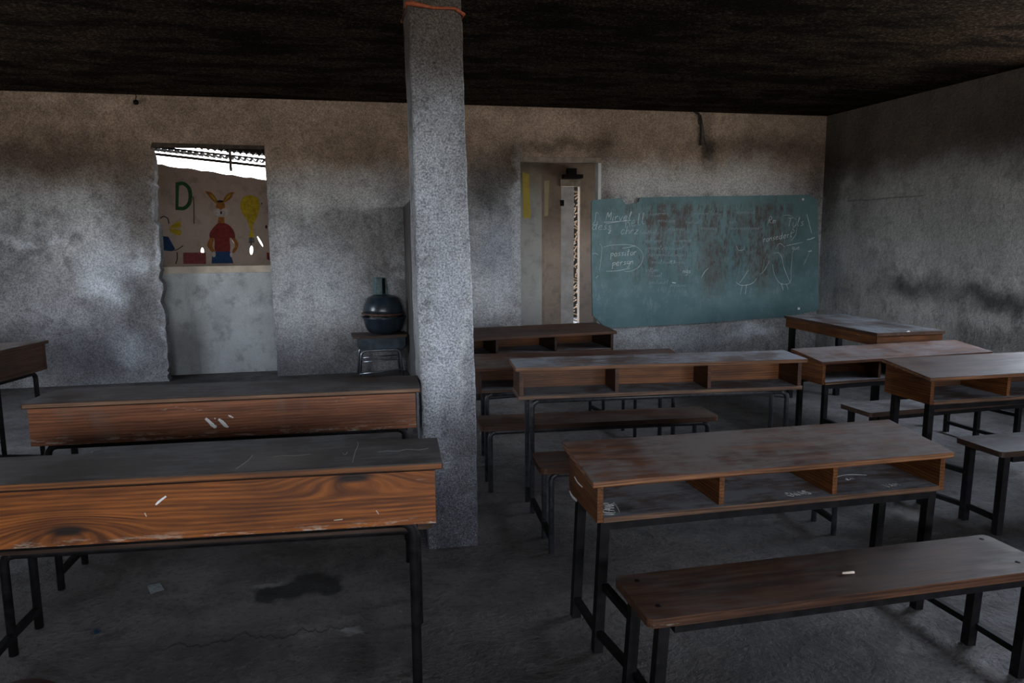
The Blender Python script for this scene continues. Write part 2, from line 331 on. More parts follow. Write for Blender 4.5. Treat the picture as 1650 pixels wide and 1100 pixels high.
def marks_L1(root,u,eb,y0,y1,zs,zt,top,th):
    yf=y1-.0008
    X=lambda px,py:px_local(root,u,px,py,yf)
    a=X(268,799);b=X(251,813)
    piece('paint_splash',PAINTW,root,lambda bm:ribbon(bm,smooth_path([a,((a[0]+b[0])/2+.004,(a[1]+b[1])/2-.002),b]),.006,(0,yf,0),XA,ZA,YA,.0012),'white paint splash on the closed face')
    for p,q in(((606,822),(610,828)),((233,826),(236,832)),((538,838),(552,836.5))): piece('chip',simple('bare_chip',(.45,.38,.3),.8),root,lambda bm:ribbon(bm,[X(*p),X(*q)],.003,(0,yf,0),XA,ZA,YA,.0008))
    for pl in([(575,706),(577,712),(572,728),(568,749)],[(552,729),(556,733),(560,727)],[(608,728),(625,726),(640,727),(655,723),(675,724),(690,721)],[(440,736),(455,733),(475,734),(500,731)],[(380,760),(400,742),(407,731)]):
        pts=[]
        for px,py in pl:
            P=at(px,py,Z=u['ZF']+.011); P=root_inv(u)@P; pts.append((P.x,P.y))
        piece('chalk_line',CH_DIM,root,lambda bm:ribbon(bm,smooth_path(pts),.0022,(0,0,u['ZF']-y0*u['zb']/(y1-y0)),XA,Vector((0,1,u['zb']/(y1-y0))),ZA,.0005))
def marks_L2(root,u,eb,y0,y1,zs,zt,top,th):
    yf=y1-.0008; X=lambda px,py:px_local(root,u,px,py,yf)
    for pl,w in(([(331,674),(337,679),(344,686),(349,688)],.016),([(352,675),(358,680),(364,686),(368,688)],.014),([(368,669),(372,671),(376,673)],.007),([(346,673),(346.5,675)],.006)):
        piece('paint_splash',PAINTW,root,lambda bm:ribbon(bm,smooth_path([X(*p) for p in pl]),w,(0,yf,0),XA,ZA,YA,.0015),'white paint drip on the closed face')
def root_inv(u): return (Matrix.Translation((u['x'],u['y'],0))@Matrix.Rotation(u['r'],4,'Z')).inverted()
def px_local(root,u,px,py,yl):
    M=root_inv(u); o=M@Vector((0,0,CH)); d=M.to_3x3()@ray(px,py); t=(yl-o.y)/d.y; q=o+d*t; return (q.x,q.z)
def KN(px,py): return px_local(None,UN['L1'],px,py,.1632)
W_L1=wood('knotty_orange_pine',(.06,.017,.005),(.30,.092,.016),'x',.6,(.16,.16,.17),knots=(KN(567,769)+(.055,.014),KN(108,856)+(.05,.015)),contrast=1.4,scuff=.3,low=.596)
W_L2=wood('worn_red_pine',(.10,.036,.017),(.32,.115,.048),'x',.5,scuff=.9,low=.60)
W_L1E=wood('orange_edge',(.10,.035,.012),(.30,.11,.03),'x',.6,(.16,.16,.17),scuff=.6)
W_L2E=wood('pale_worn_edge',(.12,.06,.035),(.30,.17,.10),'x',.5,scuff=1.)
W_edge=wood('worn_edge',(.08,.032,.015),(.30,.14,.065),'x',.6,(.24,.25,.27),scuff=.7)
UN['L1'].update(lx=.665); UN['L2'].update(lx=.69,bdx=0); UN['R2'].update(lx=.67,lyf=-.09,lyb=.075)
UN['D3'].update(full=1)
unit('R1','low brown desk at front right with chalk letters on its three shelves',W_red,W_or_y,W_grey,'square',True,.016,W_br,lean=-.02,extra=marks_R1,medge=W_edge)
unit('R2','tall desk with dusty, sky-tinted blue-grey top and grey tube legs, right of the pillar',W_grey,W_br_y,W_grey,'tube',False,.0125,W_br,seatr=.03,mback=W_or,medge=W_edge)
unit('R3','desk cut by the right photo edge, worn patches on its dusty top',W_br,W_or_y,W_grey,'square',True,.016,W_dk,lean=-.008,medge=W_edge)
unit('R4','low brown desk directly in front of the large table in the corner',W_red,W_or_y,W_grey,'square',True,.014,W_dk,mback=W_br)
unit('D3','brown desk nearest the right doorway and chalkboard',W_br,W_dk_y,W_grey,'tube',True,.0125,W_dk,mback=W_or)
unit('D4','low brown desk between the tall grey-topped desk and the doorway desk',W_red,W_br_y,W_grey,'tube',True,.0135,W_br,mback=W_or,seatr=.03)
unit('L1','orange knotty pine desk nearest at left, closed face toward us',W_dk,W_dk_y,W_dk,'tube',True,.0145,W_dk,mback=W_L1,medge=W_L1E,cover=True,extra=marks_L1)
unit('L2','worn red-brown desk behind the orange one, two white paint drips on its face',W_dk,W_dk_y,W_dk,'tube',True,.0135,W_dk,mback=W_L2,medge=W_L2E,cover=True,extra=marks_L2)
unit('L3','dark desk turned sideways at the far left edge',W_dk,W_dk_y,W_dk,'tube',True,.0135,W_dk)
# teacher's table
def table():
    x,y,r,L,Wd,Z=3.861,4.999,-.028,1.175,.543,.70
    t=thing('table','large brown table without benches, in the corner under the chalkboard\'s right end','table',(x,y,0),r)
    bm=bmesh.new(); box(bm,-Wd/2,Wd/2,-L/2,L/2,Z-.022,Z); link('tabletop',bm,wood('dusty_table_top',(.03,.015,.01),(.1,.05,.03),'y',.95,(.15,.16,.17)),t,bevel=.004)
    a,b=Wd/2-.02,L/2-.02
    for s in(-1,1):
        bm=bmesh.new(); box(bm,s*a-.009,s*a+.009,-b+.01,b-.01,Z-.095,Z-.0225); link('apron',bm,W_or_y,t,bevel=.002)
        bm=bmesh.new(); box(bm,-a-.009,a+.009,s*b-.009,s*b+.009,Z-.095,Z-.0225); link('apron',bm,W_or,t,bevel=.002)
        for q in(-1,1):
            bm=bmesh.new(); X,Y=s*(a-.03),q*(b-.03)
            prism(bm,[(X-.02,Y-.02),(X+.02,Y-.02),(X+.02,Y+.02),(X-.02,Y+.02)],'z',0,Z-.023); link('leg',bm,METAL,t,bevel=.002)
    bm=bmesh.new(); ribbon(bm,smooth_path([(.0,.69),(-.02,.697),(-.045,.685)]),.02,(0,-b-.0095,0),XA,ZA,(0,-1,0),.001); o=link('paint_splash',bm,PAINTW,t); o['label']='pale flaked patch on the end apron'
table()
# ---------------------------------------------------------------- wall materials
def plaster(name,light,mid,dark,soot,blobs=(),zt=2.05,plane='y',speck=.7,rough_bump=.5,topcol=True,lowdark=.4,lines=(),fs=1.):
    t=NT(name); v=t.obj()
    w1=t.noise(v,2.2,4,.6,0,True); vd=t.vadd(v,t.vmul(t.vadd(w1,(-.5,-.5,-.5)),(.45,.45,.45)))
    w2=t.noise(v,14,4,.7,0,True); vd=t.vadd(vd,t.vmul(t.vadd(w2,(-.5,-.5,-.5)),(.10,.10,.10)))
    n1=t.noise(v,1.3,6,.62,.3); n2=t.noise(v,6,6,.7); n3=t.noise(v,55*fs,4,.75); n4=t.noise(v,170*fs,3,.7)
    c=t.mix(t.ramp(n1,.36,.66),mid,light)
    c=t.mix(t.ramp(n2,.46,.70,0,.7),c,dark)
    streak=t.noise(t.vmul(v,(7,7,.9)),1,5,.7)
    c=t.mix(t.ramp(streak,.52,.75,0,.4),c,dark)
    z=t.xyz(vd)[2]
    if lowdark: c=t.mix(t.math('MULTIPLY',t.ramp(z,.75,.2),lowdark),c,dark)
    if topcol:
        c=t.mix(t.math('MULTIPLY',t.ramp(z,zt-.35,zt+.08),.92),c,t.mix(t.ramp(n2,.35,.7),tuple(x*.62 for x in soot),soot))
    for b in blobs:
        cc,r,s,col=b[:4]
        c=t.mix(t.math('MULTIPLY',t.blob(vd,cc,r,b[4] if len(b)>4 else 1.1),s),c,col)
    gr=t.noise(v,75*fs,7,.85); g2=t.noise(v,8,5,.75)
    c=t.mix(min(1,speck),c,t.mix(1.,c,t.mix(t.ramp(gr,.36,.64),(.30,.30,.31),(1.75,1.75,1.75)),'MULTIPLY'))
    c=t.mix(t.ramp(g2,.52,.68,0,.5*min(1,speck)),c,t.mix(1.,c,(.5,.5,.5),'MULTIPLY'))
    c=t.mix(t.math('MULTIPLY',t.ramp(n4,.58,.64,0,speck*.8),t.ramp(g2,.6,.4)),c,t.mix(.4,c,(.8,.82,.85)))
    for (a,bb,zz,th) in lines:   # long hairline joint along the wall
        q=t.xyz(v); wob=t.noise(v,5,3); zz_=t.math('ABSOLUTE',t.math('SUBTRACT',t.math('ADD',q[2],t.math('MULTIPLY',wob,.03)),zz+.015))
        ax=q[1] if plane=='x' else q[0]
        m=t.math('MULTIPLY',t.ramp(zz_,th,th*.2),t.math('MULTIPLY',t.ramp(ax,a,a+.1),t.ramp(ax,bb,bb-.1)))
        c=t.mix(t.math('MULTIPLY',m,.4),c,(.03,.03,.032))
    bp=t.bump(n2,rough_bump*.5,.02)
    if rough_bump>.9: bp=t.bump(t.noise(v,26,5,.7,.5),1.,.03,bp)
    bp=t.bump(n3,rough_bump,.006,bp); bp=t.bump(n4,rough_bump*.6,.002,bp)
    return t.fin(c,.92,bp,spec=.2)
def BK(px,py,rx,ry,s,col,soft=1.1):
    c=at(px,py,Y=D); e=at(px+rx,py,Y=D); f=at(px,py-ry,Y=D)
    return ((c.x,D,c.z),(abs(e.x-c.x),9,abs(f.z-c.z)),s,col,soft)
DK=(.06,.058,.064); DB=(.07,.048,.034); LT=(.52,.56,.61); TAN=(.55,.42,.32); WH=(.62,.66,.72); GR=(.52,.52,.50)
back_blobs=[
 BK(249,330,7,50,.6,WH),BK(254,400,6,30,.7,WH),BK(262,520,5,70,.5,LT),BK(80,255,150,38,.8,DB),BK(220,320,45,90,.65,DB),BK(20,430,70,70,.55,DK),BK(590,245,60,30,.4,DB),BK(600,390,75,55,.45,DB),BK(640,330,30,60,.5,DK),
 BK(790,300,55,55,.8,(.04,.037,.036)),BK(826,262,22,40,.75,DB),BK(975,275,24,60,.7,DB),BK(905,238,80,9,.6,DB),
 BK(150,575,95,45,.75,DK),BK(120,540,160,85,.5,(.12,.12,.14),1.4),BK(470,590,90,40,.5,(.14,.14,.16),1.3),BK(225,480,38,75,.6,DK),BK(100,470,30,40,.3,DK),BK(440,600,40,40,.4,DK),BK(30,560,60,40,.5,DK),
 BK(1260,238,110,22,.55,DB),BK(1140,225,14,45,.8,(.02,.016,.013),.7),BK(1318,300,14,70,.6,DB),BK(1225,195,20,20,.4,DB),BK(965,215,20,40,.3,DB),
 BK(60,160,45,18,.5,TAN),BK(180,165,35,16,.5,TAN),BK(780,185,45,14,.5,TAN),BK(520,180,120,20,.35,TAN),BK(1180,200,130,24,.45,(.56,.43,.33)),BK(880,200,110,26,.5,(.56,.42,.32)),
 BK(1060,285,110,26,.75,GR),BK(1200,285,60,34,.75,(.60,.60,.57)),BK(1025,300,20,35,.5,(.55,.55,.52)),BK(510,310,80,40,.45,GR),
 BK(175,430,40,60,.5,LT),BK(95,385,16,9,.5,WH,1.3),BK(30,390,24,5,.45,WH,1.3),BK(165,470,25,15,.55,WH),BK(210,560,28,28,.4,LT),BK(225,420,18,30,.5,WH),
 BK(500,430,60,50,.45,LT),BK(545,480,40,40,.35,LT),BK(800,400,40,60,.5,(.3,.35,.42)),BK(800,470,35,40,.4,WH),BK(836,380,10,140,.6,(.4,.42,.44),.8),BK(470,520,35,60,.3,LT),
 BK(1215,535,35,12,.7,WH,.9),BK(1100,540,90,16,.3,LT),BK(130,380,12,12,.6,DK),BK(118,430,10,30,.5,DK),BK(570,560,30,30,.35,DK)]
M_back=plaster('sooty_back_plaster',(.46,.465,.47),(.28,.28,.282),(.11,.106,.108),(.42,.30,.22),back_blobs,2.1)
M_right=plaster('rough_right_plaster',(.74,.74,.73),(.54,.54,.535),(.24,.235,.235),(.21,.16,.125),[
 ((RW,7.55,1.9),(9,.28,.75),.85,(.035,.026,.018)),((RW,7.05,2.0),(9,.22,.7),.5,(.04,.03,.02)),((RW,4.6,2.2),(9,1.2,.35),.5,(.03,.024,.02)),
 ((RW,6.3,.88),(9,.45,.16),.8,(.04,.038,.04)),((RW,5.3,.82),(9,.55,.14),.85,(.035,.033,.036)),((RW,7.3,.75),(9,.3,.25),.45,(.05,.048,.05)),((RW,4.3,.7),(9,.8,.25),.6,(.04,.04,.045)),
 ((RW,7.5,1.0),(9,.18,.28),.7,(.3,.33,.38)),((RW,6.9,1.05),(9,.3,.12),.45,(.3,.32,.35)),((RW,6.2,1.5),(9,1.4,.4),.35,(.6,.6,.58))],2.15,'x',.30,.95,True,.3,lines=((6.1,7.3,1.73,.012),))
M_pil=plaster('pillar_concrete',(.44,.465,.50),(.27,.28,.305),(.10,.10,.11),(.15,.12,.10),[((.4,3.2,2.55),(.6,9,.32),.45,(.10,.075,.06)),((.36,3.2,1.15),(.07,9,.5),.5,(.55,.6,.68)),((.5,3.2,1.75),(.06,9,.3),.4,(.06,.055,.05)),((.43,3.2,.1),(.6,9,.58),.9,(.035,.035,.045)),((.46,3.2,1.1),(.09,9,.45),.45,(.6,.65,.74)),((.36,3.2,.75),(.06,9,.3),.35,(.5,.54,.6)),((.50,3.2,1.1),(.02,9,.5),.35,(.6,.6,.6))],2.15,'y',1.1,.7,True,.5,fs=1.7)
M_plain=plaster('room_plaster',(.45,.45,.45),(.36,.36,.36),(.2,.2,.2),(.2,.17,.14),(),2.4)
M_half=plaster('pale_parapet_plaster',(.50,.53,.54),(.40,.42,.43),(.17,.18,.19),(.3,.3,.3),[((-1.25,8,.6),(.16,9,.22),.4,(.2,.2,.22)),((-1.6,8,.3),(.25,9,.3),.5,(.18,.18,.19)),((-.9,8,.55),(.12,9,.1),.3,(.2,.21,.22))],3.5,'y',.12,.15,False,.2)
M_cap=simple('cream_ledge',(.50,.43,.34),.8,0,.15,8)
M_mural=plaster('mural_wall_paint',(.58,.46,.39),(.50,.40,.33),(.34,.27,.22),(.2,.15,.12),(),3.5,'y',.08,.15,False,.1)
M_in=plaster('pale_inner_wall',(.46,.46,.43),(.40,.40,.375),(.26,.26,.25),(.33,.27,.20),[],2.1,'y',.08,.15,True,.3)
M_inb=plaster('brown_inner_wall',(.30,.24,.19),(.24,.19,.155),(.15,.12,.10),(.26,.20,.15),[],2.3,'y',.08,.15,True,.2)
# ceiling
def ceil_mat():
    t=NT('soot_black_ceiling'); v=t.obj(); s=t.vmul(v,(1.,2.6,1)); w=t.noise(v,1.1,3,.6,0,True); s=t.vadd(s,t.vmul(w,(.8,.8,0)))
    a=t.noise(s,1.6,6,.65,.4); b=t.noise(t.vmul(s,(2,7,1)),2.2,6,.75); c_=t.noise(t.vmul(v,(26,60,1)),1.,5,.75); f=t.noise(v,70,4,.7)
    c=t.mix(t.ramp(a,.4,.66),(.008,.0055,.004),(.06,.039,.026))
    c=t.mix(t.math('MULTIPLY',t.ramp(b,.52,.72),t.ramp(a,.4,.62)),c,(.14,.095,.065))
    c=t.mix(t.math('MULTIPLY',t.ramp(c_,.60,.72,0,.8),t.ramp(b,.42,.62)),c,(.30,.21,.14))
    hf=t.noise(v,48,4,.8); c=t.mix(t.math('MULTIPLY',t.ramp(hf,.52,.66),t.ramp(a,.36,.6,.12,.8)),c,(.36,.26,.185)); c=t.mix(t.ramp(hf,.48,.36,0,.7),c,(.002,.0017,.0015))  # bright and dark speckle painted in place of light on the relief
    y=t.xyz(v)[1]; c=t.mix(t.math('MULTIPLY',t.ramp(b,.62,.70),t.ramp(y,5.5,7.2,.1,.7)),c,(.20,.12,.06))
    bp=t.bump(b,1.,.09); bp=t.bump(c_,1.,.05,bp); bp=t.bump(f,1.,.014,bp)
    return t.fin(c,.85,bp,spec=.08)
# floor
def floor_mat():
    t=NT('worn_concrete_floor'); v=t.obj(); w=t.noise(v,3,4,.6,0,True); vd=t.vadd(v,t.vmul(t.vadd(w,(-.5,-.5,0)),(.22,.22,0)))
    w2=t.noise(v,28,4,.7,0,True); vd=t.vadd(vd,t.vmul(t.vadd(w2,(-.5,-.5,0)),(.06,.06,0)))
    n1=t.noise(v,.9,6,.6); n2=t.noise(v,4,6,.7,.5); n3=t.noise(v,40,5,.7); n4=t.noise(v,120,2,.5)
    c=t.mix(t.ramp(n1,.35,.65),(.058,.052,.051),(.145,.131,.128)); c=t.mix(t.ramp(n2,.45,.72,0,.6),c,(.03,.028,.028)); c=t.mix(t.ramp(n2,.30,.42,.35,0),c,(.13,.125,.12))
    c=t.mix(t.ramp(n3,.50,.66,0,.55),c,(.02,.018,.018)); c=t.mix(t.ramp(t.noise(v,12,5,.7),.55,.7,0,.4),c,(.17,.155,.15))
    def fb(px,py,rx,ry,s,col,soft=.7):
        q=at(px,py,Z=0); a=at(px+rx,py,Z=0); b=at(px,py+ry,Z=0)
        return t.math('MULTIPLY',t.blob(vd,(q.x,q.y,0),(abs(a.x-q.x),abs(b.y-q.y),9),soft),s),col
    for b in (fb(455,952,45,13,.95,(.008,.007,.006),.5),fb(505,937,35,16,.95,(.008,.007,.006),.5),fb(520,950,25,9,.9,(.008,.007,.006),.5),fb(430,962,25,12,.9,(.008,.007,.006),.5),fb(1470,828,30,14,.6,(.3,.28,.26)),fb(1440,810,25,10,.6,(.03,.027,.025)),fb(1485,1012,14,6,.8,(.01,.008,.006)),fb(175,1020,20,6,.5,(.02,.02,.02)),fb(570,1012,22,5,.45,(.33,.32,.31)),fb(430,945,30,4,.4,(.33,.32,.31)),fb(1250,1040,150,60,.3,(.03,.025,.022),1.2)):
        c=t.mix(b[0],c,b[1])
    q=t.xyz(v); wob=t.noise(t.vmul(v,(1,0,0)),6,5,.65); l=t.math('ABSOLUTE',t.math('SUBTRACT',q[1],t.math('ADD',2.40,t.math('MULTIPLY',wob,.34))))
    m=t.math('MULTIPLY',t.ramp(l,.008,.002),t.math('MULTIPLY',t.ramp(q[0],-.75,-.6),t.ramp(q[0],.06,-.1))); c=t.mix(t.math('MULTIPLY',m,.8),c,(.008,.007,.006))
    c=t.mix(t.ramp(n4,.74,.78,0,.8),c,(.5,.5,.5))
    bp=t.bump(n2,.6,.03); bp=t.bump(n3,.9,.01,bp)
    return t.fin(c,t.ramp(n2,.3,.7,.55,.8),bp,spec=.3)
# ---------------------------------------------------------------- shell
X1a,X1b,Z1=-1.718,-.716,at(336,231,Y=D).z
X2a,X2b,Z2=1.815,2.699,2.195
WT=.15
def wall_back():
    bm=bmesh.new()
    # left panel with a ragged, broken edge at the doorway
    edge=[]; z=0.
    while z<Z1:
        edge.append((X1a+random.choice((-.016,-.006,0,.002,.004,.004))-(.035 if abs(z-1.0)<.025 or abs(z-.77)<.025 else 0)+(-.02 if 1.5<z<1.8 else 0),z)); z+=random.uniform(.02,.07)
    edge[0]=(X1a,0)
    prism(bm,[(LW-.1,0)]+edge+[(X1a,Z1),(X1a,CZ+.1),(LW-.1,CZ+.1)],'y',D,D+WT)
    prism(bm,[(X1a,Z1),(X1b,Z1-.01),(X1b,CZ+.1),(X1a,CZ+.1)],'y',D,D+WT)
    e2=[]; z=0.
    while z<Z1-.03: e2.append((X1b+random.uniform(-.005,.005)+(.010 if z<.5 else .010*max(0,min(1,(.9-z)/.4))),z)); z+=random.uniform(.05,.1)
    e2.append((X1b,Z1-.01))
    prism(bm,[(X2a,0),(X2a,CZ+.1),(X1b,CZ+.1)]+e2[::-1],'y',D,D+WT)
    prism(bm,[(X2a,Z2),(X2b,Z2),(X2b,CZ+.1),(X2a,CZ+.1)],'y',D,D+WT)
    prism(bm,[(X2b,0),(RW+.1,0),(RW+.1,CZ+.1),(X2b,CZ+.1)],'y',D,D+WT)
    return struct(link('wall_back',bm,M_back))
wall_back()
ADDED_RWIN=[(2.5,4.8,1.4,2.4)]  # added right window, out of view, brightens the back of the room
ADDED_LWIN=[(4.6,6.0,1.1,2.0)]  # added left window, out of view, brightens back wall and partition
bm=bmesh.new(); ys=RY-.1
for a,b,c_,d_ in ADDED_RWIN: box(bm,RW,RW+.15,ys,a,0,CZ+.1); box(bm,RW,RW+.15,a,b,0,c_); box(bm,RW,RW+.15,a,b,d_,CZ+.1); ys=b
box(bm,RW,RW+.15,ys,D,0,CZ+.1); struct(link('wall_right',bm,M_right))
bm=bmesh.new(); ys=RY-.1
for a,b,c_,d_ in ADDED_LWIN: box(bm,LW-.15,LW,ys,a,0,CZ+.1); box(bm,LW-.15,LW,a,b,0,c_); box(bm,LW-.15,LW,a,b,d_,CZ+.1); ys=b
box(bm,LW-.15,LW,ys,D,0,CZ+.1); struct(link('wall_left',bm,M_plain))
bm=bmesh.new(); box(bm,LW-.15,RW+.15,RY-.15,D+WT,CZ,CZ+.12); struct(link('ceiling',bm,ceil_mat()))
bm=bmesh.new(); box(bm,LW-.5,RW+.5,RY-.4,D+6,-.1,0); struct(link('floor',bm,floor_mat()))
# rear wall with the window openings that light the room
WIN=[(-3.2,-1.0,1.0,2.5),(-.3,1.8,1.0,2.5),(2.4,4.6,1.0,2.5)]
bm=bmesh.new(); xs=LW
za,zb_=WIN[0][2],WIN[0][3]
box(bm,LW,RW,RY-.15,RY,0,za); box(bm,LW,RW,RY-.15,RY,zb_,CZ)
for a,b,_,_ in WIN: box(bm,xs,a,RY-.15,RY,za,zb_); xs=b
box(bm,xs,RW,RY-.15,RY,za,zb_); struct(link('wall_rear',bm,M_plain))
for i,(a,b,c_,d_) in enumerate(WIN):
    bm=bmesh.new()
    for x in(a+.015,b-.015): box(bm,x-.015,x+.015,RY-.09,RY-.06,c_,d_)
    for z in(c_+.015,d_-.015): box(bm,a+.03,b-.03,RY-.09,RY-.06,z-.015,z+.015)
    for k in range(1,6): x=a+(b-a)*k/6; box(bm,x-.006,x+.006,RY-.082,RY-.07,c_+.03,d_-.03)
    struct(link('window_%d'%(i+1),bm,METAL))
    l=bpy.data.lights.new('window_daylight','AREA'); l.shape='RECTANGLE'; l.size=b-a; l.size_y=d_-c_; l.cycles.is_portal=True
    o=bpy.data.objects.new('window_daylight',l); COL.objects.link(o); o.location=((a+b)/2,RY-.05,(c_+d_)/2); o.rotation_euler=(pi/2,0,0)
for i,(a,b,c_,d_,WX,sg) in enumerate([(*q,RW+.075,1) for q in ADDED_RWIN]+[(*q,LW-.075,-1) for q in ADDED_LWIN]):  # frames and sky portals of the added side windows
    bm=bmesh.new()
    for y in(a+.015,b-.015): box(bm,WX-.015,WX+.015,y-.015,y+.015,c_,d_)
    for z in(c_+.015,d_-.015): box(bm,WX-.015,WX+.015,a+.03,b-.03,z-.015,z+.015)
    for k in range(1,6): y=a+(b-a)*k/6; box(bm,WX-.006,WX+.006,y-.006,y+.006,c_+.03,d_-.03)
    struct(link('window_%d'%(i+4),bm,METAL))
    l=bpy.data.lights.new('window_daylight','AREA'); l.shape='RECTANGLE'; l.size=d_-c_; l.size_y=b-a; l.cycles.is_portal=True
    o=bpy.data.objects.new('window_daylight',l); COL.objects.link(o); o.location=(WX-.04*sg,(a+b)/2,(c_+d_)/2); o.rotation_euler=(0,sg*pi/2,0)
# door trims
BROWNM=simple('rusty_dark_lintel',(.05,.035,.025),.8,0,.4,20)
bm=bmesh.new(); box(bm,X1a-.0,X1b+.0,D+.01,D+.06,Z1-.042,Z1-.002); o=struct(link('trim_1',bm,BROWNM))
bm=bmesh.new(); q=at(370,235,Y=D+.04); 
box(bm,q.x-.012,q.x+.012,D+.02,D+.045,at(370,276,Y=D+.04).z,Z1-.053); struct(link('trim_2',bm,BROWNM))
M_jamb=simple('pale_door_jamb',(.55,.56,.56),.7,0,.12,6); M_head=simple('dusty_beige_door_head',(.24,.20,.155),.8,0,.3,12)
bm=bmesh.new(); box(bm,X2a+.001,X2b-.001,D-.004,D+.07,Z2-.055,Z2-.002); struct(link('trim_3',bm,M_head,bevel=.003))
bm=bmesh.new(); box(bm,X2b-.035,X2b-.001,D-.008,D+.10,0,Z2-.056); struct(link('trim_4',bm,M_jamb,bevel=.003))
# pillar, slightly out of plumb as in the photo
PY=3.162
def pillar():
    Lp=[(657,-20),(657,5),(664.5,182),(667.6,280),(672.7,480),(679,638),(681,702),(685,780),(690,883)]
    Rp=[(743,-20),(744,5),(749,164),(753.6,316),(761,470),(764,560),(767,639),(769,760),(770.5,880)]
    L=[at(x,y,Y=PY) for x,y in Lp]; Rr=[at(x,y,Y=PY) for x,y in Rp]
    def xz(P,z):
        for a,b in zip(P,P[1:]):
            if b.z<=z<=a.z: return b.x+(a.x-b.x)*(z-b.z)/(a.z-b.z)
        return P[0].x+(P[0].x-P[1].x)/(P[0].z-P[1].z)*(z-P[0].z)*.4 if z>P[0].z else P[-1].x
    bm=bmesh.new(); rings=[]; n=90; dep=.25
    for i in range(n+1):
        z=CZ*i/n; a,b=xz(L,z),xz(Rr,z); ring=[]
        N=10
        def jit(x,y): return (mnoise.noise(Vector((x*14,y*14,z*14)))*.004+mnoise.noise(Vector((x*40,y*40,z*40)))*.003)
        c=.006
        pts=[(a+c,PY)]+[(a+(b-a)*k/N,PY) for k in range(1,N)]+[(b-c,PY),(b,PY+c)]+[(b,PY+dep*k/4) for k in(1,2,3)]+[(b,PY+dep-c),(b-c,PY+dep),(a+c,PY+dep),(a,PY+dep-c)]+[(a,PY+dep*k/4) for k in(3,2,1)]+[(a,PY+c)]
        mx,my=(a+b)/2,PY+dep/2
        for x,y in pts:
            d=Vector((x-mx,y-my,0)).normalized()*jit(x,y); ring.append(bm.verts.new((x+d.x,y+d.y,z)))
        rings.append(ring)
    m=len(rings[0])
    for i in range(n):
        for j in range(m): bm.faces.new((rings[i][j],rings[i][(j+1)%m],rings[i+1][(j+1)%m],rings[i+1][j]))
    bm.faces.new(rings[0][::-1]); bm.faces.new(rings[-1])
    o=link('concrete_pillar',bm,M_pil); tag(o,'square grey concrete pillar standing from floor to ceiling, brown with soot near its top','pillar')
    # cord
    zc=at(700,14,Y=PY).z; z0=at(657,6,Y=PY).z; z1=at(742,20,Y=PY).z
    a,b=xz(L,zc),xz(Rr,zc); g_=.007
    P=[(a-g_,PY-g_,z0),(a+.02,PY-g_-.002,z0-.001),(a+.1,PY-g_,z0-.012),(b-.03,PY-g_,z1+.012),(b+g_,PY-g_,z1-.01),(b+g_,PY+dep+g_,z1-.0),(a-g_,PY+dep+g_,z0),(a-g_,PY-g_,z0)]
    bm=bmesh.new(); tube(bm,P,[.009,.010,.006,.006,.007,.006,.006,.006],8)
    tag(link('cord',bm,simple('orange_cord',(.45,.11,.045),.7,0,.3,60),smooth=True),'orange cord tied round the top of the concrete pillar','cord')
pillar()
# low partition standing off the back wall behind the pillar
px_=at(650,333,Y=D).x; zt_=at(650,333,Y=D).z
bm=bmesh.new(); ya,yb_=6.1,D-.005
prism(bm,[(ya,0),(yb_,0),(yb_,zt_),(ya,zt_+.06)],'x',px_,px_+.03)
t_=NT('weathered_grey_board'); v=t_.obj(); n=t_.noise(t_.vmul(v,(30,30,1.5)),1,5,.7); n2=t_.noise(v,2,4)
M_part=t_.fin(t_.mix(t_.ramp(n2,.35,.7,0,.5),t_.mix(t_.ramp(n,.35,.65),(.09,.085,.085),(.19,.185,.185)),(.07,.055,.045)),.85,t_.bump(n,.3,.003),spec=.2)
o=link('partition_board',bm,M_part,bevel=.003); tag(o,'low weathered grey board partition standing off the back wall behind the pillar','partition')
bm=bmesh.new()
for yy in(6.72,7.55): box(bm,px_-.012,px_-.0005,yy-.012,yy+.012,.02,zt_-.01)
link('batten',bm,M_part,o,bevel=.002)
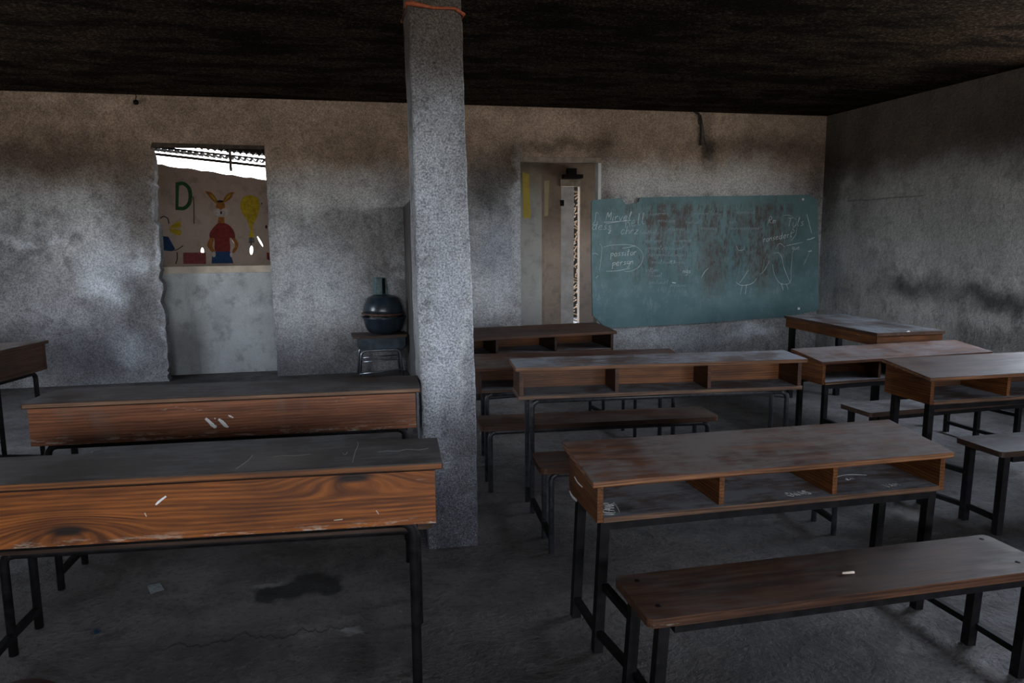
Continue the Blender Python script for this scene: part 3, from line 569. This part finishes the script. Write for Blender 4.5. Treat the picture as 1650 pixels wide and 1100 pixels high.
# ---------------------------------------------------------------- chalkboard
YB=D-.035
def board_mat():
    t=NT('worn_green_chalkboard'); v=t.obj(); n1=t.noise(v,2.2,5,.65); st=t.noise(t.vmul(v,(5.5,1,1.1)),1,5,.7,.3); f=t.noise(t.vmul(v,(60,1,14)),1,4,.7); sm=t.noise(v,9,5,.7)
    c=t.mix(t.ramp(n1,.35,.65),(.085,.165,.175),(.13,.225,.235)); q=t.xyz(v)
    zone=t.math('MULTIPLY',t.ramp(q[2],.72,1.1),t.ramp(q[2],1.78,1.66)); zone=t.math('MULTIPLY',zone,t.math('MULTIPLY',t.ramp(q[0],2.7,3.2,.35,1),t.ramp(q[0],5.1,4.8,.1,1)))
    wear=t.math('MULTIPLY',t.ramp(t.math('ADD',t.math('MULTIPLY',st,.55),t.math('MULTIPLY',f,.45)),.47,.58),zone)
    c=t.mix(t.math('MULTIPLY',wear,.85),c,(.075,.045,.035))
    for cx,cz,rx,rz in((3.93,1.2,.10,.5),(4.05,.95,.12,.25),(4.75,1.35,.07,.5),(4.6,.95,.1,.25),(4.35,1.5,.12,.15),(3.35,1.55,.15,.12)):
        c=t.mix(t.math('MULTIPLY',t.blob(t.vadd(v,t.vmul(t.noise(t.vmul(v,(8,1,3)),1,4,.6,0,True),(.16,0,.3))),(cx+.08,YB,cz+.15),(rx,9,rz),1.3),t.ramp(f,.35,.6,.25,.8)),c,(.085,.055,.042))
    c=t.mix(t.math('MULTIPLY',t.ramp(sm,.45,.7,0,.6),t.ramp(f,.4,.6)),c,(.22,.30,.34))
    c=t.mix(t.math('MULTIPLY',t.ramp(q[2],.8,.4),.45),c,(.05,.12,.14))
    sp=t.noise(v,60,2); c=t.mix(t.ramp(sp,.75,.79,0,.6),c,(.5,.55,.55))
    return t.fin(c,.62,t.bump(f,.15,.002),spec=.35)
outl=[(953,325),(956,322),(998,319),(1003,322),(1008,329),(1018,328.5),(1029,325),(1031,318),(1110,316.5),(1222,315),(1304,313.5),(1309,317),(1317,322),(1319.5,400),(1319,500),(1263,511),(1190,516),(1136,520),(1060,524.5),(985,528.5),(972,524),(961,514),(955,508),(953,420)]
bm=bmesh.new(); prism(bm,[((at(x,y,Y=YB-.018)).x,(at(x,y,Y=YB-.018)).z) for x,y in outl],'y',YB-.018,YB); 
board=link('chalkboard',bm,board_mat(),bevel=.0015); tag(board,'large worn green chalkboard with chipped corners hung on the back wall right of the doorway','chalkboard')
YS=YB-.0182
def bx2(px,py): q=at(px,py,Y=YS); return (q.x,q.z)
CH2=simple('faint_chalk',(.27,.35,.38),.95,0,.2,100)
CH1=simple('board_chalk',(.55,.62,.64),.95,0,.2,100)
BN=['chalk_stroke','chalk_word',None]
def bput(fn,nm):
    bm=bmesh.new(); fn(bm); link(nm,bm,BN[2],board)
def bstroke(_,pl,w=.008): w*=.75; bput(lambda bm:ribbon(bm,smooth_path([bx2(*p) for p in pl]),w,(0,YS,0),XA,ZA,(0,-1,0),.001),'chalk_stroke')
def bwrite(_,s,px,py,h,w=.008,ang=0.,skew=.2,sp=1.): q=bx2(px,py); bput(lambda bm:write(bm,s,q[0],q[1],h*.0062,w*.85,(0,YS,0),XA,ZA,(0,-1,0),skew,ang,.001,sp=sp),'chalk_word')
bm=None; BN[2]=CH1
bwrite(bm,'Mirvel',976,355,14); bstroke(bm,[(973,358),(992,357),(1017,355)],.009); bstroke(bm,[(975,361),(990,358),(1005,356)],.006)
bwrite(bm,'L',955,362,20,.006); bwrite(bm,'dess',954,370,14,.006); bwrite(bm,'z',980,376,10,.007); bwrite(bm,'chrz',1000,377,14,.006); bwrite(bm,'hell',1008,367,18,.005,.2)
bwrite(bm,'possitor',984,413,11,.008,.05); bwrite(bm,'persgn',987,428,11,.008,.06)
bstroke(bm,[(973,398),(985,395),(1010,394),(1026,398),(1035,407),(1035,420),(1028,431),(1015,437),(1006,437)],.006); bstroke(bm,[(977,437),(995,436),(1015,432)],.008); bstroke(bm,[(966,392),(970,400),(968,420),(966,436)],.005)
bstroke(bm,[(954,409),(960,408),(964,411)],.006); bstroke(bm,[(960,448),(964,444)],.008); bstroke(bm,[(1002,400),(1015,398),(1024,395)],.006)
bwrite(bm,'Rm',1238,360,12,.007,.0); bwrite(bm,'Tuls',1268,365,15,.007,.05); bwrite(bm,'50',1276,375,10,.006); bwrite(bm,'ronsedert',1230,390,11,.007,.16); bwrite(bm,'4',1279,390,10,.005); bstroke(bm,[(1266,396),(1280,393),(1294,390)],.008)
bwrite(bm,'que',1276,402,9,.005); bstroke(bm,[(1284,365),(1282,378),(1274,388)],.006); bstroke(bm,[(1261,347),(1272,347),(1284,354)],.005)
bstroke(bm,[(1300,345),(1304,360),(1308,376)],.012); bstroke(bm,[(1300,386),(1306,385),(1313,382)],.017); bstroke(bm,[(1302,405),(1308,404)],.02); bstroke(bm,[(1304,407),(1298,420),(1295,427)],.005)
bstroke(bm,[(1186,454),(1192,459),(1204,459),(1214,455),(1219,448)],.007); bstroke(bm,[(1196,459),(1193,474)],.006); bstroke(bm,[(1203,458),(1201,474)],.008); bstroke(bm,[(1206,435),(1196,450),(1190,458)],.006)
bstroke(bm,[(1186,395),(1190,403),(1198,402),(1200,396)],.005)
bstroke(bm,[(1247,408),(1254,407),(1260,415),(1263,430),(1270,448),(1273,456)],.007); bstroke(bm,[(1245,425),(1248,442),(1257,456),(1273,455),(1275,430),(1277,405)],.006); bstroke(bm,[(1250,401),(1256,392),(1265,398)],.006)
bstroke(bm,[(1259,457),(1262,467)],.009); bstroke(bm,[(1267,457),(1270,466)],.009); bstroke(bm,[(1240,420),(1232,435),(1225,442)],.006)
bwrite(bm,'ngs',1100,440,9,.006); bstroke(bm,[(1130,447),(1136,437),(1141,432)],.008); bstroke(bm,[(1083,455),(1089,456)],.018)
bwrite(bm,'yes',1075,424,9,.005)
BN[2]=CH2
for row,(x0,x1,y) in enumerate(((1045,1085,347),(1118,1175,347),(1185,1225,344),(1060,1090,358),(1105,1140,361),(1175,1192,359),(1030,1075,377),(1075,1110,372),(1130,1160,370),(1175,1235,370),(1040,1075,391),(1085,1120,390),(1040,1110,402),(1045,1110,413),(1050,1120,424),(1040,1070,437),(1050,1075,447),(1045,1085,458),(1080,1110,462))):
    s=''.join(random.choice('aenmorsuvlp') for _ in range(int((x1-x0)/4.2))); bwrite(bm,s,x0,y+random.uniform(-1,1),7,.0045,random.uniform(-.02,.03))
bm=bmesh.new()
for px,py,s in((1294,321,.012),(1287,497,.014)):
    x,z=bx2(px,py); prism(bm,rrect(x-s,x+s,z-s,z+s,.003,2),'y',YS-.002,YS-.0003)
o=link('paper_label',bm,PAINTW,board); o['label']='small white squares stuck at the right corners'
# ---------------------------------------------------------------- small metal desk with basins
def student_desk():
    Y=7.35; s=lambda px,py:at(px,py,Y=Y)
    q=s(612,541); zt=q.z; cx=q.x; W=(s(657,541).x-s(568,541).x); dp=.36
    t=thing('small_metal_desk','small single desk with grey-blue metal book box and shiny tube legs by the grey partition','desk',(cx,Y+dp/2-.02,0),.05)
    SB=simple('grey_blue_steel',(.045,.065,.085),.35,.3,.45,14,.6)
    bm=bmesh.new(); prism(bm,rrect(-W/2,W/2,-dp/2,dp/2,.02),'z',zt-.018,zt); link('desktop',bm,wood('worn_brown_laminate',(.07,.04,.028),(.17,.11,.075),'x',.3),t,bevel=.004)
    b=.115; w2=W/2-.055; bm=bmesh.new()
    prof=[(-w2,zt-.019),(w2+.03,zt-.019),(w2+.028,zt-.019-b*.75),(w2-.0,zt-.019-b),(-w2+.02,zt-.019-b),(-w2,zt-.019-b*.9)]
    prism(bm,prof,'y',-dp/2+.02,dp/2-.03); link('book_box',bm,SB,t,bevel=.006)
    zl=zt-.02-b-.012
    for y in(-dp/2+.05,dp/2-.06):
        bm=bmesh.new(); a=w2-.02; R=.05
        pts=[(-a-.02,y,0),(-a,y,zl-R)]+arc((-a+R,y,zl-R),(-1,0,0),(0,0,1),R,0,pi/2,6)[1:]+arc((a-R,y,zl-R),(0,0,1),(1,0,0),R,0,pi/2,6)+[(a+.02,y,0)]
        tube(bm,pts,.012,10); link('leg_frame',bm,CHROME,t,smooth=True)
        bm=bmesh.new(); tube(bm,[(-a,y,zl-.11),(a,y,zl-.095)],.007); link('crossbar',bm,CHROME,t,smooth=True)
    bm=bmesh.new(); tube(bm,[(-w2,-dp/2+.03,zl-.225),(w2,-dp/2+.03,zl-.2)],.009)
    link('crossbar',bm,CHROME,t,smooth=True)
    BM=simple('dark_blue_enamel',(.020,.032,.045),.3,.1,.4,9,.7); RU=simple('rusty_rim',(.09,.045,.03),.7,0,.4,40); DS=simple('dry_dirt_filling',(.16,.15,.14),.9,0,.6,45)
    r=(s(656,510).x-s(584,510).x)/2; bx0=(s(620,510).x); yb=Y+.19; h=.175*r/.22
    t2=thing('basin','dark blue enamel basin on the small metal desk, open side up and filled with debris','basin',(bx0,yb,zt+.0005))
    bm=bmesh.new(); lathe(bm,[(r*.45,0),(r*.58,.006),(r*.74,h*.16),(r*.86,h*.42),(r*.94,h*.85),(r,h*.93),(r+.006,h),(r-.004,h+.004),(r*.92,h*.93),(r*.78,h*.4),(r*.58,.015)],n=40); link('bowl',bm,BM,t2,smooth=True)
    bm=bmesh.new(); lathe(bm,[(r*.84,h*.7),(r*.88,h*.78),(r*.6,h*1.0),(r*.3,h*1.03),(.01,h*1.04)],n=30)
    for vv in bm.verts: vv.co.z+=mnoise.noise(vv.co*22)*.012
    link('debris',bm,DS,t2)['label']='grey lumpy debris filling the basin'
    z2=zt+h*1.045+.012
    t3=thing('basin','dark blue enamel basin turned upside down over the other one, with a rusty rim','basin',(bx0-.008,yb,z2)); t3.rotation_euler=(0,radians(1.5),0)
    R2=r*.955; H2=.205*r/.22
    bm=bmesh.new(); lathe(bm,[(R2*.95,.018),(R2*.95,.05),(R2*.90,H2*.5),(R2*.74,H2*.83),(R2*.48,H2*.97),(.02,H2)],n=40); link('bowl',bm,BM,t3,smooth=True)
    bm=bmesh.new(); lathe(bm,[(R2*.96,.0),(R2+.006,.004),(R2+.006,.014),(R2*.95,.022)],n=40); link('rim',bm,RU,t3,smooth=True)['label']='rust-brown rim'
    z3=z2+H2+.002; ha=at(613,447,Y=yb).z-z3; wa=.058
    t4=thing('ribbed_container','tall ribbed teal-grey container standing on the upturned basin','container',(at(613,470,Y=yb).x,yb,z3),.35)
    RM=simple('teal_grey_plastic',(.10,.16,.17),.4,0,.3,20); bm=bmesh.new()
    prism(bm,[(-wa*1.15,0),(wa*1.15,0),(wa*.8,ha),(-wa*1.0,ha)],'y',-.05,.05); link('body',bm,RM,t4,bevel=.004)
    bm=bmesh.new()
    for k in range(11):
        z=ha*(k+.7)/12; box(bm,-wa*1.0,-wa*.15,-.054,-.0502,z-.003,z+.004)
    link('ribs',bm,simple('pale_ribs',(.22,.28,.28),.5),t4)
    bm=bmesh.new(); box(bm,wa*.0,wa*.55,-.053,-.0502,.004,ha-.004); link('dark_stripe',bm,METAL,t4)
student_desk()
# ---------------------------------------------------------------- small things
bm=bmesh.new(); a=at(1357,925,Z=.368); b=at(1376,924,Z=.368); tube(bm,[(a.x,a.y,.3725),(b.x,b.y,.3725)],.0038,8)
tag(link('chalk_stick',bm,simple('cream_chalk',(.6,.5,.42),.9),smooth=True),'small stick of chalk lying on the nearest plank bench','chalk')
def scrap(name,cx,cy,pts,mat,label,z=.001):
    bm=bmesh.new(); n=6; c=at(cx,cy,Z=0); P=[at(x,y,Z=0) for x,y in pts]
    g=[[bm.verts.new((P[0].lerp(P[1],i/n)).lerp(P[3].lerp(P[2],i/n),j/n)+Vector((0,0,z+.0015+.004*abs(mnoise.noise(Vector((i*.4,j*.4,cx))))))) for i in range(n+1)] for j in range(n+1)]
    for j in range(n):
        for i in range(n): bm.faces.new((g[j][i],g[j][i+1],g[j+1][i+1],g[j+1][i]))
    ext=bmesh.ops.solidify(bm,geom=bm.faces[:],thickness=.0008)
    return tag(link(name,bm,mat),label,'litter')
scrap('paper_scrap',250,948,[(236,944),(258,939),(265,951),(243,958)],simple('grey_paper',(.40,.44,.46),.8,0,.3,50),'small square scrap of grey paper on the floor below the orange desk')
scrap('plastic_scrap',156,1018,[(151,1016),(160,1015),(162,1021),(152,1022)],simple('blue_plastic',(.02,.09,.20),.5),'tiny blue plastic scrap on the floor at the lower left')
c=at(45,1089,Z=.45)
def stool():
    t=thing('stool','dark red stool whose seat just shows at the bottom left corner','stool',(c.x,c.y-.09,0)); RED=simple('dark_red_plastic',(.04,.004,.004),.45)
    bm=bmesh.new(); lathe(bm,[(.08,.425),(.09,.43),(.092,.44),(.08,.45),(.02,.452)],n=36); link('seat',bm,RED,t,smooth=True)
    for k in range(4):
        a=pi/4+pi/2*k; bm=bmesh.new(); tube(bm,[(.11*cos(a),.11*sin(a),0),(.06*cos(a),.06*sin(a),.426)],[.012,.014],8); link('leg',bm,RED,t,smooth=True)
stool()
# wires under the ceiling
bm=bmesh.new()
Pw=lambda px,py,dy=.03:tuple(at(px,py,Y=D-dy))
tube(bm,smooth_path([Pw(1120,180),Pw(1126,184),Pw(1129,195),Pw(1130,212),Pw(1129,226),Pw(1129,234)],4),.011,8)
tube(bm,smooth_path([Pw(1127,182,.05),Pw(1126,190,.05),Pw(1126,200,.05)],3),.005,6)
tube(bm,smooth_path([Pw(1129,184,.04),Pw(1133,205,.04),Pw(1135,225,.04),Pw(1138,234,.04),Pw(1141,243,.04)],4),.004,6)
tag(link('hanging_wires',bm,simple('burnt_cable',(.012,.009,.008),.6),smooth=True),'burnt cable ends hanging from the ceiling edge above the chalkboard','wire')
h=at(219,165,Y=D-.05)
t_=thing('lamp_socket','little black socket hanging from a wire under the ceiling above the left doorway','socket',(h.x,h.y,h.z-.02))
bm=bmesh.new(); lathe(bm,[(.012,0),(.022,.008),(.024,.03),(.016,.04),(.006,.045)],n=14); link('socket',bm,METAL,t_,smooth=True)
bm=bmesh.new(); tube(bm,[(0,0,.044),(.006,.0,.08),(0,0,CZ-h.z+.0195)],.004,6); link('wire',bm,METAL,t_,smooth=True)
# ---------------------------------------------------------------- beyond the left doorway: parapet, mural wall, open roof edge
YH=8.02
bm=bmesh.new(); box(bm,-2.6,.3,YH,YH+.14,0,1.03); struct(link('wall_parapet',bm,M_half))
bm=bmesh.new(); box(bm,-2.6,.3,YH-.015,YH+.16,1.031,1.10); struct(link('trim_5',bm,M_cap,bevel=.006))
YM=10.19
ga=at(247,263,Y=YM); gb=at(427,289,Y=YM); sl=(gb.z-ga.z)/(gb.x-ga.x)
gz=lambda x:ga.z+(x-ga.x)*sl
XM0,XM1=-3.9,.6
bm=bmesh.new()
sun_spots=[((405,403),(.022,.058),-.1),((326,405),(.020,.05),0),((419,389),(.012,.075),.45),((378,391),(.009,.05),.6)]  # sun spots on the mural, shaped as openings onto bright sky
top=[(XM0,gz(XM0))]+[(XM0+(XM1-XM0)*k/60,gz(XM0+(XM1-XM0)*k/60)+random.uniform(-.012,.006)) for k in range(1,60)]+[(XM1,gz(XM1))]
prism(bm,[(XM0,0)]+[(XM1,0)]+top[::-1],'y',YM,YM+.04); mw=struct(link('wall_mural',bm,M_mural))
for (px,py),(rx,rz),tilt in sun_spots:
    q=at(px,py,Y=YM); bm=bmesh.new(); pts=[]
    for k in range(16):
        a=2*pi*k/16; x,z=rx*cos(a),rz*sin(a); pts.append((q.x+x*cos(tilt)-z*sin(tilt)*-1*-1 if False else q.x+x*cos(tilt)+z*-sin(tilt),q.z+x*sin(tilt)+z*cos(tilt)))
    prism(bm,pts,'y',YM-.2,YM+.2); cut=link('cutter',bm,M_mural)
    md=mw.modifiers.new('sun_spot','BOOLEAN'); md.operation='DIFFERENCE'; md.object=cut; md.solver='EXACT'
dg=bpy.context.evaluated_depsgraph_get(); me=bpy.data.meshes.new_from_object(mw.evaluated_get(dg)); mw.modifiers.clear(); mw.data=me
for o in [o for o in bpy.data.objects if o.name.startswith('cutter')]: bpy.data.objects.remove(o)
def paint(name,shapes,label=None):
    """flat wall painting: shapes = [(kind, px points, material)]"""
    bm=bmesh.new(); mats=[]; dz=.001
    for i,(kind,pl,mt) in enumerate(shapes):
        if mt not in mats: mats.append(mt)
        mi=mats.index(mt)
        P=[(at(x,y,Y=YM).x,at(x,y,Y=YM).z) for x,y in pl]
        if kind=='f': prism(bm,smooth_path(P+[P[0]],4)[:-1] if len(P)>5 else P,'y',YM-dz-.0004*i,YM-.0004,mi)
        else:
            n0=len(bm.faces); ribbon(bm,smooth_path(P),kind,(0,YM-.0006-.0004*i,0),XA,ZA,(0,-1,0),.0008,False); bm.faces.ensure_lookup_table()
            for f in bm.faces[n0:]: f.material_index=mi
    o=link(name,bm,mats,mw); 
    if label: o['label']=label
def el(cx,cy,rx,ry,n=14,t=0.): return [(cx+rx*cos(2*pi*k/n)*cos(t)-ry*sin(2*pi*k/n)*sin(t),cy+rx*cos(2*pi*k/n)*sin(t)+ry*sin(2*pi*k/n)*cos(t)) for k in range(n)]
pG=simple('green_wall_paint',(.02,.10,.03),.8); pR=simple('red_wall_paint',(.20,.02,.015),.8); pO=simple('orange_wall_paint',(.33,.12,.015),.8); pY=simple('yellow_wall_paint',(.50,.36,.01),.8)
pB=simple('blue_wall_paint',(.01,.045,.13),.8); pK=simple('black_wall_paint',(.012,.01,.01),.8); pW=simple('white_wall_paint',(.50,.45,.42),.8); pP=simple('pink_wall_paint',(.24,.05,.05),.8)
def Q(x,y): return (220+x/4.583,210+y/4.583)
def QL(l): return [Q(*p) for p in l]
paint('painted_letter',[('f',QL([(288,382),(315,384),(308,588),(288,588)]),pG),(.045,QL([(300,398),(345,392),(385,425),(398,480),(388,540),(350,575),(300,573)]),pG)],'green painted letter D')
bm_=[('f',QL(el(525,0,0,0)),pO)]
paint('painted_figure',[
 ('f',QL([(505,450),(545,455),(582,490),(598,530),(585,537),(545,500),(520,468)]),pO),('f',QL([(545,470),(575,495),(590,528),(565,505)]),pY),
 ('f',QL([(728,460),(690,458),(655,490),(636,525),(655,530),(700,500),(712,470)]),pO),('f',QL([(700,470),(668,490),(650,522),(680,498)]),pY),
 ('f',QL(el(620,560,34,38)),pO),('f',QL(el(618,524,24,9)),pK),('f',QL(el(596,603,30,27)),pW),('f',QL(el(650,603,30,27)),pW),('f',QL(el(625,608,7,12)),pK),
 ('f',QL([(605,640),(648,640),(650,690),(600,690)]),pO),
 ('f',QL([(600,685),(650,685),(690,705),(722,750),(728,800),(700,795),(688,800),(690,890),(640,895),(580,888),(575,800),(545,800),(540,760),(570,715)]),pR),
 ('f',QL([(542,795),(572,800),(560,850),(580,895),(560,900),(522,850)]),pO),('f',QL([(728,795),(752,840),(735,890),(706,908),(712,880),(728,850),(705,800)]),pO),
 ('f',QL([(560,895),(690,893),(715,980),(555,982)]),pB),('f',QL(el(572,915,14,20)),pW),('f',QL(el(702,918,12,18)),pW)],'painted standing rabbit in a red shirt and blue trousers')
paint('painted_balloon',[('f',QL([(835,478),(885,492),(910,550),(898,620),(865,690),(855,715),(835,715),(815,660),(780,610),(766,550),(785,495)]),pY),('f',QL([(842,715),(856,715),(862,760),(870,790),(830,785),(840,750)]),pY),(.012,QL([(848,790),(845,850)]),pK),('f',QL([(830,790),(868,792),(872,830),(828,832)]),simple('grey_wall_paint',(.15,.15,.15),.8))],'painted yellow balloon')
paint('painted_flower',[('f',QL([(240,718),(290,680),(318,672),(330,695),(318,720),(275,722)]),pY),('f',QL([(235,725),(280,728),(325,738),(328,768),(300,775),(260,755)]),pY),(.012,QL([(175,650),(200,635),(230,650),(240,690)]),pK),('f',QL([(195,780),(235,785),(285,875),(260,892),(190,885)]),pB),(.012,QL([(300,900),(300,950),(290,985)]),pK),(.01,QL([(265,885),(300,880),(345,850)]),pK)],'yellow petals over a blue bell shape')
paint('painted_box',[('f',QL([(345,902),(512,902),(514,985),(345,985)]),pP)],'painted dull red box')
paint('painted_edge',[(.01,QL([(418,490),(424,560),(424,690)]),pK),('f',QL(el(958,712,8,14)),pK),('f',QL([(960,900),(985,905),(985,960),(962,950)]),pR),('f',QL(el(925,540,5,5)),pK)],'dark painted specks and a crack line')
# roof over the mural room
RO=simple('dark_rusty_sheet',(.05,.035,.025),.75,.2,.4,10)
def corr(name,y0,y1,zf0,zf1,x0,x1,amp,per,parent=None,mat=None,th=.0):
    bm=bmesh.new(); n=int((x1-x0)/per*8); A=[];B=[]
    for i in range(n+1):
        x=x0+(x1-x0)*i/n; a=amp*cos(2*pi*x/per)
        A.append(bm.verts.new((x,y0,zf0(x)+a))); B.append(bm.verts.new((x,y1,zf1(x)+a)))
    for i in range(n): bm.faces.new((A[i],A[i+1],B[i+1],B[i]))
    return link(name,bm,mat or RO,parent,smooth=True)
def zl(p,q,Y):
    a=at(*p,Y=Y); b=at(*q,Y=Y); s=(b.z-a.z)/(b.x-a.x); return lambda x:a.z+(x-a.x)*s
roof=thing('sheet_roof','rusty corrugated sheet roof seen through the left doorway, daylight showing along its edge','roof',(0,9.3,2.3))
roof.location=(0,0,0)
# two rows of arches over two purlins, then open sky, then a thin wavy sheet edge
zB1=zl((247,230),(425,250.5),8.9); zB0=zl((247,205),(425,222),7.9)
corr('roof_sheet',7.85,8.9,zB0,zB1,-3.6,.6,.019,.066,roof)
def purlin(p,q,Y,h):
    z=zl(p,q,Y); bm=bmesh.new(); prism(bm,[(-3.6,z(-3.6)-h),(.55,z(.55)-h),(.55,z(.55)+h),(-3.6,z(-3.6)+h)],'y',Y,Y+.05); link('purlin',bm,BROWNM,roof)
purlin((247,236),(425,256),8.86,.009); purlin((247,247.5),(425,267.5),9.28,.015)
zA0=zl((247,239.8),(425,259.8),9.02); za1=zl((247,241),(425,261),9.3)
corr('roof_sheet',9.02,9.3,zA0,za1,-3.6,.6,.020,.066,roof)
zw=zl((247,257.5),(425,277),9.8); zw2=zl((247,257.2),(425,276.7),9.9)
corr('roof_sheet',9.8,9.9,zw,zw2,-3.6,.6,.008,.066,roof)
bm=bmesh.new(); box(bm,-4.2,.9,8.94,11.6,2.74,2.78); link('sky_block_sheet',bm,RO,roof)  # added sheet above the sight line, keeps open sky off the mural
bm=bmesh.new(); prism(bm,[(-4.2,zB1(-4.2)+.0),(.9,zB1(.9)+.0),(.9,2.75),(-4.2,2.75)],'y',8.905,8.93); link('sky_block_board',bm,BROWNM,roof)  # added unseen board, stops sky light passing over the sheet below
# enclosing walls and roof of the rooms behind
bm=bmesh.new(); box(bm,XM0,XM0+.1,D+WT,YM,0,3.); box(bm,.6,.7,D+WT,YM+.04,0,3.1); struct(link('wall_side',bm,M_inb))
# ---------------------------------------------------------------- beyond the right doorway
def xa(px,Y): return at(px,400,Y=Y).x
YA_=9.0
x873=xa(873,YA_)
bm=bmesh.new(); box(bm,.9,x873,YA_,YA_+.1,0,2.9); struct(link('wall_inner',bm,M_in))          # pale wall seen first
Yb2=9.9; x903,x935=xa(904,Yb2),xa(934,Yb2); zL=at(918,300,Y=Yb2).z
bm=bmesh.new(); box(bm,x873-.0,x873+.06,YA_+.1,Yb2,0,2.9); box(bm,x873,x903,Yb2,Yb2+.1,0,2.9); box(bm,x903,x935,Yb2,Yb2+.1,zL,2.9); box(bm,x935,5.0,Yb2,Yb2+.1,0,2.9); struct(link('wall_passage',bm,M_inb))
bm=bmesh.new(); box(bm,x903-.02,x935+.01,Yb2-.03,Yb2-.001,zL-.0,zL+.09); struct(link('trim_6',bm,M_head))
bm=bmesh.new(); z_=at(918,284,Y=Yb2-.1).z; box(bm,x903-.0,x935+.0,Yb2-.14,Yb2-.031,zL+.10,zL+.15); box(bm,x903+.06,x903+.18,Yb2-.13,Yb2-.04,zL+.151,zL+.23); struct(link('trim_7',bm,METAL))
Yc=10.8; bm=bmesh.new(); box(bm,xa(895,Yc),xa(924.5,Yc),Yc,Yc+.04,0,2.35); struct(link('door_1',bm,simple('grey_blue_door',(.20,.22,.235),.7,0,.2,5)))
bm=bmesh.new(); box(bm,xa(880,Yc),xa(945,Yc+1),Yc+1.2,Yc+1.25,0,3.); box(bm,.7,5.2,Yb2+.1,Yc+1.2,2.62,2.7); box(bm,5.1,5.2,Yb2+.1,Yc+1.2,0,2.7); box(bm,.7,.8,Yb2+.1,Yc+1.2,0,2.2); struct(link('wall_end',bm,simple('dark_far_wall',(.03,.028,.025),.9)))  # roof and side walls added to keep sky light off the door
woodm=simple('split_firewood',(.30,.19,.10),.8,0,.3,20)
bm=bmesh.new()
for k in range(60):
    z=.05+k*.034; px=927.5+random.uniform(-6,6); x=at(px,400,Y=Yc+.3).x; an=radians(random.choice((35,-35,50,20,-20)))
    tube(bm,[(x-.06*cos(an),Yc+.25,z-.05*sin(an)),(x+.06*cos(an),Yc+.36,z+.05*sin(an))],[.013,.008],5)
o=link('brushwood',bm,woodm); tag(o,'stack of split sticks glimpsed through the narrow gap of the far doorway','firewood'); o['kind']='stuff'
# paper strips on the inner walls
PYL=simple('yellow_paper',(.50,.38,.07),.8,0,.12,6); PBG=simple('tan_paper',(.38,.32,.2),.8,0,.12,6)
def strip(name,pts,Y,mat,label):
    bm=bmesh.new(); prism(bm,[(at(x,y,Y=Y).x,at(x,y,Y=Y).z) for x,y in pts],'y',Y-.003,Y-.001); tag(link(name,bm,mat),label,'paper')
strip('paper_strip',[(842,277),(852,281),(855,351),(843,351)],YA_,PYL,'yellow paper strip hanging on the pale wall inside the right doorway')
strip('paper_strip',[(875,291),(885,291),(883,347),(875,349)],YA_+.895 if False else Yb2,PBG,'narrow tan paper strip on the brown wall inside the right doorway')
bm=bmesh.new(); q=at(905,327,Y=Yb2-.004); box(bm,q.x-.02,q.x+.03,Yb2-.02,Yb2-.001,q.z-.04,q.z+.04); tag(link('wall_switch',bm,METAL),'small dark switch box beside the far doorway','switch')
# roofs of the back rooms, open at the far side so that daylight enters
bm=bmesh.new(); box(bm,.7,5.2,D+WT,Yb2+.1,2.62,2.7); struct(link('ceiling_passage',bm,M_in))
bm=bmesh.new(); box(bm,.7,.8,D+WT,Yb2,0,2.62); box(bm,5.0,5.1,D+WT,Yb2,0,1.2); box(bm,5.0,5.1,D+WT,Yb2,1.7,2.62); struct(link('wall_passage_end',bm,M_in))
# ---------------------------------------------------------------- daylight
w=bpy.data.worlds.new('overcast_sky'); SC.world=w; w.use_nodes=True; nt=w.node_tree; bg=nt.nodes['Background']
tc=nt.nodes.new('ShaderNodeTexCoord'); sp=nt.nodes.new('ShaderNodeSeparateXYZ'); nt.links.new(tc.outputs['Generated'],sp.inputs[0])
cr=nt.nodes.new('ShaderNodeValToRGB'); nt.links.new(sp.outputs[2],cr.inputs[0])
e=cr.color_ramp.elements; e[0].position=.0; e[0].color=(.30,.28,.25,1); e[1].position=.04; e[1].color=(.93,.96,1,1)
x_=e.new(.5); x_.color=(.70,.82,1,1)
nt.links.new(cr.outputs[0],bg.inputs[0]); bg.inputs[1].default_value=1.0
for v_ in ((SC.view_settings),):
    v_.view_transform='Standard'; v_.look='None'; v_.gamma=1; v_.use_curve_mapping=False; v_.exposure=4.45
